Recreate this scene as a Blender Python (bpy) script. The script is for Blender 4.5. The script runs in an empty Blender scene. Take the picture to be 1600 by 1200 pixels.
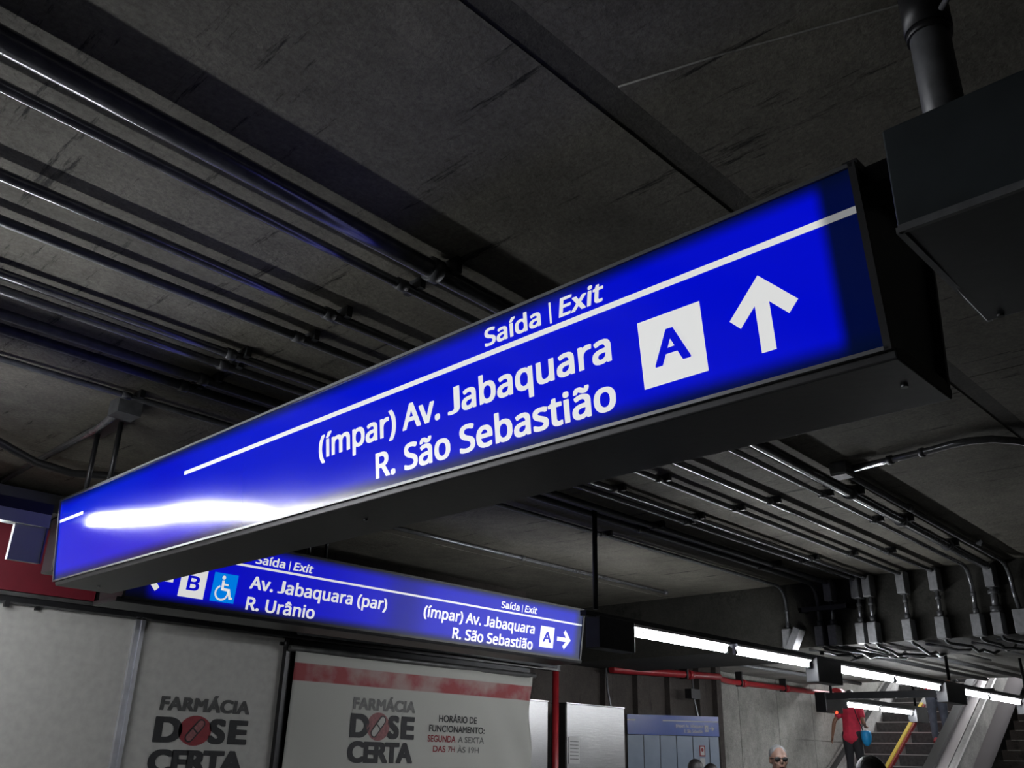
import bpy, bmesh, math, random, json
from mathutils import Vector, Matrix
from mathutils.geometry import tessellate_polygon
random.seed(4)
C = bpy.context.scene.collection
SC = bpy.context.scene

# ---------------------------------------------------------------- camera, world, exposure
cam = bpy.data.cameras.new('camera'); cam.sensor_width = 36.0; cam.lens = 31.48; cam.clip_start = 0.05
co = bpy.data.objects.new('camera', cam); C.objects.link(co)
right = Vector((0.69499793, -0.71858832, 0.02467209)); up = Vector((-0.29208697, -0.2508105, 0.9229189)); fwd = Vector((0.65701072, 0.64863312, 0.38420306))
co.matrix_world = Matrix(((right.x, up.x, -fwd.x, 0), (right.y, up.y, -fwd.y, 0), (right.z, up.z, -fwd.z, 1.6), (0, 0, 0, 1)))
SC.camera = co
W = bpy.data.worlds.new('world'); SC.world = W; W.use_nodes = True
W.node_tree.nodes['Background'].inputs[0].default_value = (0.55, 0.62, 0.75, 1)
W.node_tree.nodes['Background'].inputs[1].default_value = 0.006
SC.view_settings.view_transform = 'Standard'; SC.view_settings.look = 'None'
SC.view_settings.gamma = 1.0; SC.view_settings.use_curve_mapping = False
SC.view_settings.exposure = 0.0
TUBE = 120.0        # radiance of the fluorescent tubes

# area lamp added to brighten the stairwell, standing in for daylight from the street
dl = bpy.data.lights.new('stairwell_fill', 'AREA'); dl.energy = 3200; dl.shape = 'RECTANGLE'; dl.size = 5; dl.size_y = 4.5; dl.color = (0.95, 0.97, 1)
dlo = bpy.data.objects.new('stairwell_fill', dl); C.objects.link(dlo); dlo.location = (23, 5.8, 6.9); dlo.rotation_euler = (0, 0.25, 0)

# ---------------------------------------------------------------- materials
def mat(name, col, rough=0.6, metal=0.0, noise=0.0, scale=8.0, bump=0.0, bscale=40.0, coat=0.0, spec=0.5, dark=None, stretch=None):
    m = bpy.data.materials.new(name); m.use_nodes = True; nt = m.node_tree
    b = nt.nodes['Principled BSDF']
    b.inputs['Base Color'].default_value = (*col, 1); b.inputs['Roughness'].default_value = rough
    b.inputs['Metallic'].default_value = metal; b.inputs['Coat Weight'].default_value = coat
    b.inputs['Specular IOR Level'].default_value = spec
    tc = nt.nodes.new('ShaderNodeTexCoord'); src = tc.outputs['Object']
    if stretch:
        mp = nt.nodes.new('ShaderNodeMapping'); mp.inputs['Scale'].default_value = stretch
        nt.links.new(src, mp.inputs[0]); src = mp.outputs[0]
    if noise > 0:
        n = nt.nodes.new('ShaderNodeTexNoise'); n.inputs['Scale'].default_value = scale; n.inputs['Detail'].default_value = 7
        nt.links.new(src, n.inputs['Vector'])
        r = nt.nodes.new('ShaderNodeValToRGB'); nt.links.new(n.outputs[0], r.inputs[0])
        d = dark or tuple(c * (1 - noise) for c in col)
        r.color_ramp.elements[0].position = 0.32; r.color_ramp.elements[0].color = (*d, 1)
        r.color_ramp.elements[1].position = 0.68; r.color_ramp.elements[1].color = (*[min(1, c * (1 + noise * .5)) for c in col], 1)
        nt.links.new(r.outputs[0], b.inputs['Base Color'])
    if bump > 0:
        n2 = nt.nodes.new('ShaderNodeTexNoise'); n2.inputs['Scale'].default_value = bscale; n2.inputs['Detail'].default_value = 5
        nt.links.new(src, n2.inputs['Vector'])
        bp = nt.nodes.new('ShaderNodeBump'); bp.inputs['Strength'].default_value = bump; bp.inputs['Distance'].default_value = 0.01
        nt.links.new(n2.outputs[0], bp.inputs['Height']); nt.links.new(bp.outputs[0], b.inputs['Normal'])
    return m

def concrete(name, col, rough=0.85, streak=0.0, spot=0.5):
    """board-cast concrete: broad blotches, fine grain, dark broken streaks along a skewed direction, pits"""
    m = bpy.data.materials.new(name); m.use_nodes = True; nt = m.node_tree; L = nt.links.new
    b = nt.nodes['Principled BSDF']; b.inputs['Roughness'].default_value = rough; b.inputs['Specular IOR Level'].default_value = 0.25
    tc = nt.nodes.new('ShaderNodeTexCoord')
    def noise(sc, det, vec=None, ro=0.6):
        n = nt.nodes.new('ShaderNodeTexNoise'); n.inputs['Scale'].default_value = sc; n.inputs['Detail'].default_value = det
        n.inputs['Roughness'].default_value = ro; L(vec or tc.outputs['Object'], n.inputs['Vector']); return n.outputs[0]
    def ramp(src, p0, v0, p1, v1):
        r = nt.nodes.new('ShaderNodeMapRange'); r.inputs[1].default_value = p0; r.inputs[2].default_value = p1
        r.inputs[3].default_value = v0; r.inputs[4].default_value = v1; L(src, r.inputs[0]); return r.outputs[0]
    def mul(a, c):
        n = nt.nodes.new('ShaderNodeMath'); n.operation = 'MULTIPLY'; L(a, n.inputs[0]); L(c, n.inputs[1]); return n.outputs[0]
    v = ramp(noise(1.1, 6), 0.3, 0.62, 0.7, 1.25)
    v = mul(v, ramp(noise(55, 4, ro=0.8), 0.3, 0.72, 0.7, 1.28))
    v = mul(v, ramp(noise(9, 8, ro=0.7), 0.25, 0.75, 0.6, 1.08))
    if streak > 0:
        mp = nt.nodes.new('ShaderNodeMapping'); mp.inputs['Rotation'].default_value = (0, 0, math.radians(-8)); mp.inputs['Scale'].default_value = (9.0, 0.9, 1)
        L(tc.outputs['Object'], mp.inputs[0])
        s1 = ramp(noise(1.6, 9, mp.outputs[0], 0.78), 0.355, 1 - streak, 0.425, 1.0)
        v = mul(v, s1)
    if spot > 0:
        v = mul(v, ramp(noise(14, 3), 0.24, 1 - spot, 0.30, 1.0))
    mx = nt.nodes.new('ShaderNodeVectorMath'); mx.operation = 'SCALE'; mx.inputs[0].default_value = col; L(v, mx.inputs['Scale'])
    L(mx.outputs[0], b.inputs['Base Color'])
    bp = nt.nodes.new('ShaderNodeBump'); bp.inputs['Strength'].default_value = 0.5; bp.inputs['Distance'].default_value = 0.012
    L(noise(30, 8, ro=0.7), bp.inputs['Height']); L(bp.outputs[0], b.inputs['Normal'])
    return m

def emit(name, col, s):
    m = bpy.data.materials.new(name); m.use_nodes = True; nt = m.node_tree; nt.nodes.clear()
    e = nt.nodes.new('ShaderNodeEmission'); e.inputs[0].default_value = (*col, 1); e.inputs[1].default_value = s
    o = nt.nodes.new('ShaderNodeOutputMaterial'); nt.links.new(e.outputs[0], o.inputs[0]); return m

def backlit(name, base, glow, s_axis, s0, s1, end_fall, edge_fall, rough=0.2, strength=1.0, wavy=0.0, z0=2.4, zh=0.426, floor_=0.04, mull=None):
    """acrylic lit from behind by tubes that stop short of the box's ends: the light falls off where the tubes end"""
    m = bpy.data.materials.new(name); m.use_nodes = True; nt = m.node_tree; L = nt.links.new
    b = nt.nodes['Principled BSDF']; b.inputs['Base Color'].default_value = (*base, 1); b.inputs['Roughness'].default_value = rough
    tc = nt.nodes.new('ShaderNodeTexCoord')
    geo = nt.nodes.new('ShaderNodeNewGeometry'); sp = nt.nodes.new('ShaderNodeSeparateXYZ'); L(geo.outputs['Position'], sp.inputs[0])
    def rng(src, a, c, va, vc):
        r = nt.nodes.new('ShaderNodeMapRange'); r.interpolation_type = 'SMOOTHSTEP'
        r.inputs[1].default_value = a; r.inputs[2].default_value = c; r.inputs[3].default_value = va; r.inputs[4].default_value = vc
        L(src, r.inputs[0]); return r.outputs[0]
    def mul(a, c):
        n = nt.nodes.new('ShaderNodeMath'); n.operation = 'MULTIPLY'; L(a, n.inputs[0]); L(c, n.inputs[1]); return n.outputs[0]
    ax = sp.outputs[s_axis]
    v = mul(rng(ax, s0 - end_fall, s0 + end_fall, floor_, 1), rng(ax, s1 - end_fall, s1 + end_fall, 1, floor_))
    v = mul(v, mul(rng(sp.outputs['Z'], z0 + zh * 0.02, z0 + zh * (0.02 + edge_fall), floor_ * 2, 1), rng(sp.outputs['Z'], z0 + zh * (1.0 - edge_fall), z0 + zh * 0.99, 1, floor_ * 2)))
    if mull:
        for c in mull:
            g = nt.nodes.new('ShaderNodeMath'); g.operation = 'SUBTRACT'; g.inputs[1].default_value = c; L(ax, g.inputs[0])
            ab = nt.nodes.new('ShaderNodeMath'); ab.operation = 'ABSOLUTE'; L(g.outputs[0], ab.inputs[0])
            v = mul(v, rng(ab.outputs[0], 0.02, 0.30, 0.55, 1))
    st = nt.nodes.new('ShaderNodeMath'); st.operation = 'MULTIPLY'; L(v, st.inputs[0]); st.inputs[1].default_value = strength
    b.inputs['Emission Color'].default_value = (*glow, 1); L(st.outputs[0], b.inputs['Emission Strength'])
    if wavy > 0:
        n = nt.nodes.new('ShaderNodeTexNoise'); n.inputs['Scale'].default_value = 1.3; n.inputs['Detail'].default_value = 1
        L(tc.outputs['Object'], n.inputs['Vector']); bp = nt.nodes.new('ShaderNodeBump'); bp.inputs['Strength'].default_value = 1.0
        bp.inputs['Distance'].default_value = wavy; L(n.outputs[0], bp.inputs['Height']); L(bp.outputs[0], b.inputs['Normal'])
    return m

M = {
 'ceil': concrete('ceiling_concrete', (0.135, 0.127, 0.104), streak=0.85),
 'joint': concrete('joint_concrete', (0.062, 0.059, 0.05)),
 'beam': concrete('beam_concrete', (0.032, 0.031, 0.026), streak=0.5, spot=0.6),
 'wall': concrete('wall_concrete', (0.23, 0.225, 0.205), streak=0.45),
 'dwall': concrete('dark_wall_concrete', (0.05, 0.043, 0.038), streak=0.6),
 'light': concrete('parapet_concrete', (0.42, 0.41, 0.40), spot=0.2),
 'floor': mat('floor_granite', (0.075, 0.075, 0.073), 0.35, noise=0.3, scale=60),
 'black': mat('black_painted_metal', (0.011, 0.011, 0.012), 0.42, noise=0.3, scale=20, bump=0.05),
 'dark': mat('dark_grey_metal', (0.022, 0.023, 0.025), 0.5, noise=0.3, scale=12),
 'duct': mat('dark_teal_metal', (0.02, 0.026, 0.029), 0.4, noise=0.3, scale=9, bump=0.05),
 'silver': mat('silver_trim', (0.17, 0.175, 0.18), 0.42, 1.0),
 'galv': mat('galvanised_steel', (0.19, 0.193, 0.198), 0.15, 0.5, noise=0.25, scale=25),
 'galvdull': mat('dull_galvanised_steel', (0.10, 0.103, 0.107), 0.40, 0.15, noise=0.3, scale=25),
 'box': mat('grey_cast_box', (0.24, 0.243, 0.246), 0.5, 0.3, noise=0.2, scale=30),
 'steel': mat('brushed_stainless', (0.36, 0.36, 0.355), 0.34, 1.0, noise=0.12, scale=40, bump=0.10, bscale=6, stretch=(1, 1, 14)),
 'panel': mat('off_white_panel', (0.38, 0.375, 0.345), 0.7, noise=0.10, scale=18, bump=0.05, bscale=60),
 'alu': mat('aluminium_profile', (0.75, 0.76, 0.80), 0.38, 0.85, noise=0.2, scale=7, bump=0.25, bscale=9),
 'rail': mat('worn_metal_rail', (0.10, 0.10, 0.097), 0.45, 0.5, noise=0.4, scale=10),
 'red': mat('deep_red_panel', (0.12, 0.004, 0.012), 0.55, noise=0.12, scale=12),
 'redpipe': mat('red_pipe_paint', (0.26, 0.012, 0.017), 0.4, noise=0.2, scale=8),
 'batten': mat('white_batten', (0.6, 0.6, 0.6), 0.4),
 'ink': mat('black_print', (0.013, 0.013, 0.014), 0.7, noise=0.25, scale=60),
 'greyink': mat('faded_grey_print', (0.05, 0.05, 0.047), 0.7, noise=0.4, scale=40),
 'paleink': mat('pale_grey_print', (0.13, 0.13, 0.122), 0.7, noise=0.35, scale=30),
 'redink': mat('red_print', (0.20, 0.018, 0.025), 0.7, noise=0.2, scale=30),
 'fadered': mat('faded_red_print', (0.22, 0.085, 0.085), 0.7, noise=0.3, scale=50),
 'whiteink': mat('white_print', (0.42, 0.42, 0.41), 0.7),
 'bluepaint': mat('blue_enamel_panel', (0.022, 0.06, 0.28), 0.25, coat=0.3),
 'greyblue': mat('grey_blue_wall_panel', (0.19, 0.235, 0.30), 0.35, noise=0.08, scale=10),
 'rubber': mat('black_rubber', (0.012, 0.012, 0.012), 0.5),
 'step': mat('ribbed_step_metal', (0.10, 0.10, 0.10), 0.5, 0.4, noise=0.3, scale=20),
 'nose': mat('bright_step_edge', (0.55, 0.55, 0.54), 0.35, 0.4),
 'pink': mat('satin_steel_skirt', (0.66, 0.62, 0.64), 0.3, 0.7),
 'yellow': mat('yellow_safety_edge', (0.75, 0.55, 0.05), 0.5),
 'skin1': mat('skin_light', (0.26, 0.155, 0.115), 0.5), 'skin2': mat('skin_tan', (0.26, 0.14, 0.09), 0.5),
 'hair': mat('black_hair', (0.012, 0.010, 0.010), 0.45, bump=0.4, bscale=80),
 'greyhair': mat('short_grey_hair', (0.20, 0.20, 0.20), 0.6, bump=0.4, bscale=80),
 'shirt_red': mat('red_shirt', (0.62, 0.03, 0.07), 0.8, noise=0.2, scale=10),
 'shirt_black': mat('black_shirt', (0.02, 0.02, 0.024), 0.8), 'shirt_navy': mat('navy_shirt', (0.04, 0.05, 0.09), 0.8),
 'trouser': mat('black_trousers', (0.02, 0.02, 0.024), 0.85), 'jeans': mat('grey_blue_jeans', (0.13, 0.15, 0.20), 0.85, noise=0.25, scale=12),
 'bag': mat('bright_blue_bag', (0.01, 0.28, 0.62), 0.5), 'shoe': mat('red_canvas_shoe', (0.6, 0.12, 0.14), 0.7), 'dshoe': mat('dark_shoe', (0.03, 0.03, 0.03), 0.6),
 'tube': emit('fluorescent_tube', (0.93, 0.95, 1.0), TUBE),
}
def letter_mat(n, s_axis, s0, s1, ef, strength, **k):
    return backlit(n, (0.34, 0.36, 0.38), (1.0, 1.0, 0.98), s_axis, s0, s1, ef, 0.03, rough=0.3, strength=strength, **k)
# big sign runs along Y (lit part stops 9 cm before its near end); small sign runs along X
M['s1blue'] = backlit('backlit_blue_film_large', (0.0, 0.012, 0.09), (0.0, 0.0, 1.0), 'Y', 0.712, 5.3, 0.02, 0.12, rough=0.125, strength=0.57, wavy=0.012, floor_=0.03)
M['s1white'] = letter_mat('backlit_white_large', 'Y', 0.712, 5.3, 0.02, 0.62, floor_=0.25)
M['s2blue'] = backlit('backlit_blue_film_small', (0.0, 0.01, 0.05), (0.0, 0.0, 1.0), 'X', 2.36, 6.22, 0.05, 0.14, rough=0.55, strength=0.5, floor_=0.04, mull=(4.28,))
M['s2white'] = letter_mat('backlit_white_small', 'X', 2.3, 6.24, 0.03, 0.66, floor_=0.25)
M['s2cyan'] = emit('backlit_sky_blue', (0.0, 0.22, 0.85), 0.85)

# ---------------------------------------------------------------- helpers
def bx(bm, x0, x1, y0, y1, z0, z1):
    vs = [bm.verts.new((x, y, z)) for x in (x0, x1) for y in (y0, y1) for z in (z0, z1)]
    for f in ((0, 1, 3, 2), (4, 6, 7, 5), (0, 4, 5, 1), (2, 3, 7, 6), (0, 2, 6, 4), (1, 5, 7, 3)):
        bm.faces.new([vs[i] for i in f])
def tube(bm, pts, r, n=12, cap=True):
    pts = [Vector(p) for p in pts]; rs = r if isinstance(r, (list, tuple)) else [r] * len(pts)
    rings = []; ref = None
    for i, p in enumerate(pts):
        d = (pts[min(i + 1, len(pts) - 1)] - pts[max(i - 1, 0)]).normalized()
        if ref is None: ref = Vector((0, 0, 1)) if abs(d.z) < 0.9 else Vector((1, 0, 0))
        a = (ref - d * ref.dot(d)).normalized(); b = d.cross(a); ref = a
        rings.append([bm.verts.new(p + (a * math.cos(2 * math.pi * k / n) + b * math.sin(2 * math.pi * k / n)) * rs[i]) for k in range(n)])
    for i in range(len(rings) - 1):
        for k in range(n): 
            f = bm.faces.new((rings[i][k], rings[i][(k + 1) % n], rings[i + 1][(k + 1) % n], rings[i + 1][k])); f.smooth = True
    if cap:
        bm.faces.new(rings[0][::-1]); bm.faces.new(rings[-1])
def arc(p0, corner, p1, n=6):
    p0, c, p1 = Vector(p0), Vector(corner), Vector(p1)
    return [(p0 * (1 - t) ** 2 + c * 2 * t * (1 - t) + p1 * t * t) for t in [k / n for k in range(n + 1)]]
def prism(bm, poly, axis, a0, a1):
    """extrude a 2-D outline along an axis ('x': outline in y,z; 'y': outline in x,z; 'z': outline in x,y)"""
    def P(u, v, a): return {'x': (a, u, v), 'y': (u, a, v), 'z': (u, v, a)}[axis]
    A = [bm.verts.new(P(u, v, a0)) for u, v in poly]; B = [bm.verts.new(P(u, v, a1)) for u, v in poly]
    n = len(poly)
    for i in range(n): bm.faces.new((A[i], A[(i + 1) % n], B[(i + 1) % n], B[i]))
    bm.faces.new(A[::-1]); bm.faces.new(B)
def quad(bm, *ps): bm.faces.new([bm.verts.new(p) for p in ps])
def base_of(parent):
    v = Vector((0, 0, 0))
    while parent: v = v + parent.location; parent = parent.parent
    return v
def obj(name, bm, m, parent=None, label=None, loc=None, bevel=0):
    """one mesh object; its vertices are given in world coordinates"""
    off = base_of(parent)
    if loc is not None: off = off + Vector(loc)
    for v in bm.verts: v.co -= off
    bmesh.ops.recalc_face_normals(bm, faces=bm.faces)
    me = bpy.data.meshes.new(name); bm.to_mesh(me); bm.free()
    me.materials.append(M[m] if isinstance(m, str) else m)
    o = bpy.data.objects.new(name, me); C.objects.link(o)
    if parent: o.parent = parent
    if loc is not None: o.location = loc
    if bevel:
        md = o.modifiers.new('bevel', 'BEVEL'); md.width = bevel; md.segments = 2; md.limit_method = 'ANGLE'
    if label: o['label'] = label
    return o
def thing(name, label, cat, loc=(0, 0, 0), group=None):
    o = bpy.data.objects.new(name, None); C.objects.link(o); o.location = loc; o.empty_display_size = 0.1
    o['label'] = label; o['category'] = cat
    if group: o['group'] = group
    return o
def tag(o, label, cat, group=None):
    o['label'] = label; o['category'] = cat
    if group: o['group'] = group
    return o
def struct(name, bm, m, parent=None, **k):
    o = obj(name, bm, m, parent, **k)
    if not parent: o['kind'] = 'structure'
    return o
def NB(): return bmesh.new()
def box_obj(name, dims, m, parent=None, **k):
    b = NB(); bx(b, *dims); return obj(name, b, m, parent, **k)

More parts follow.
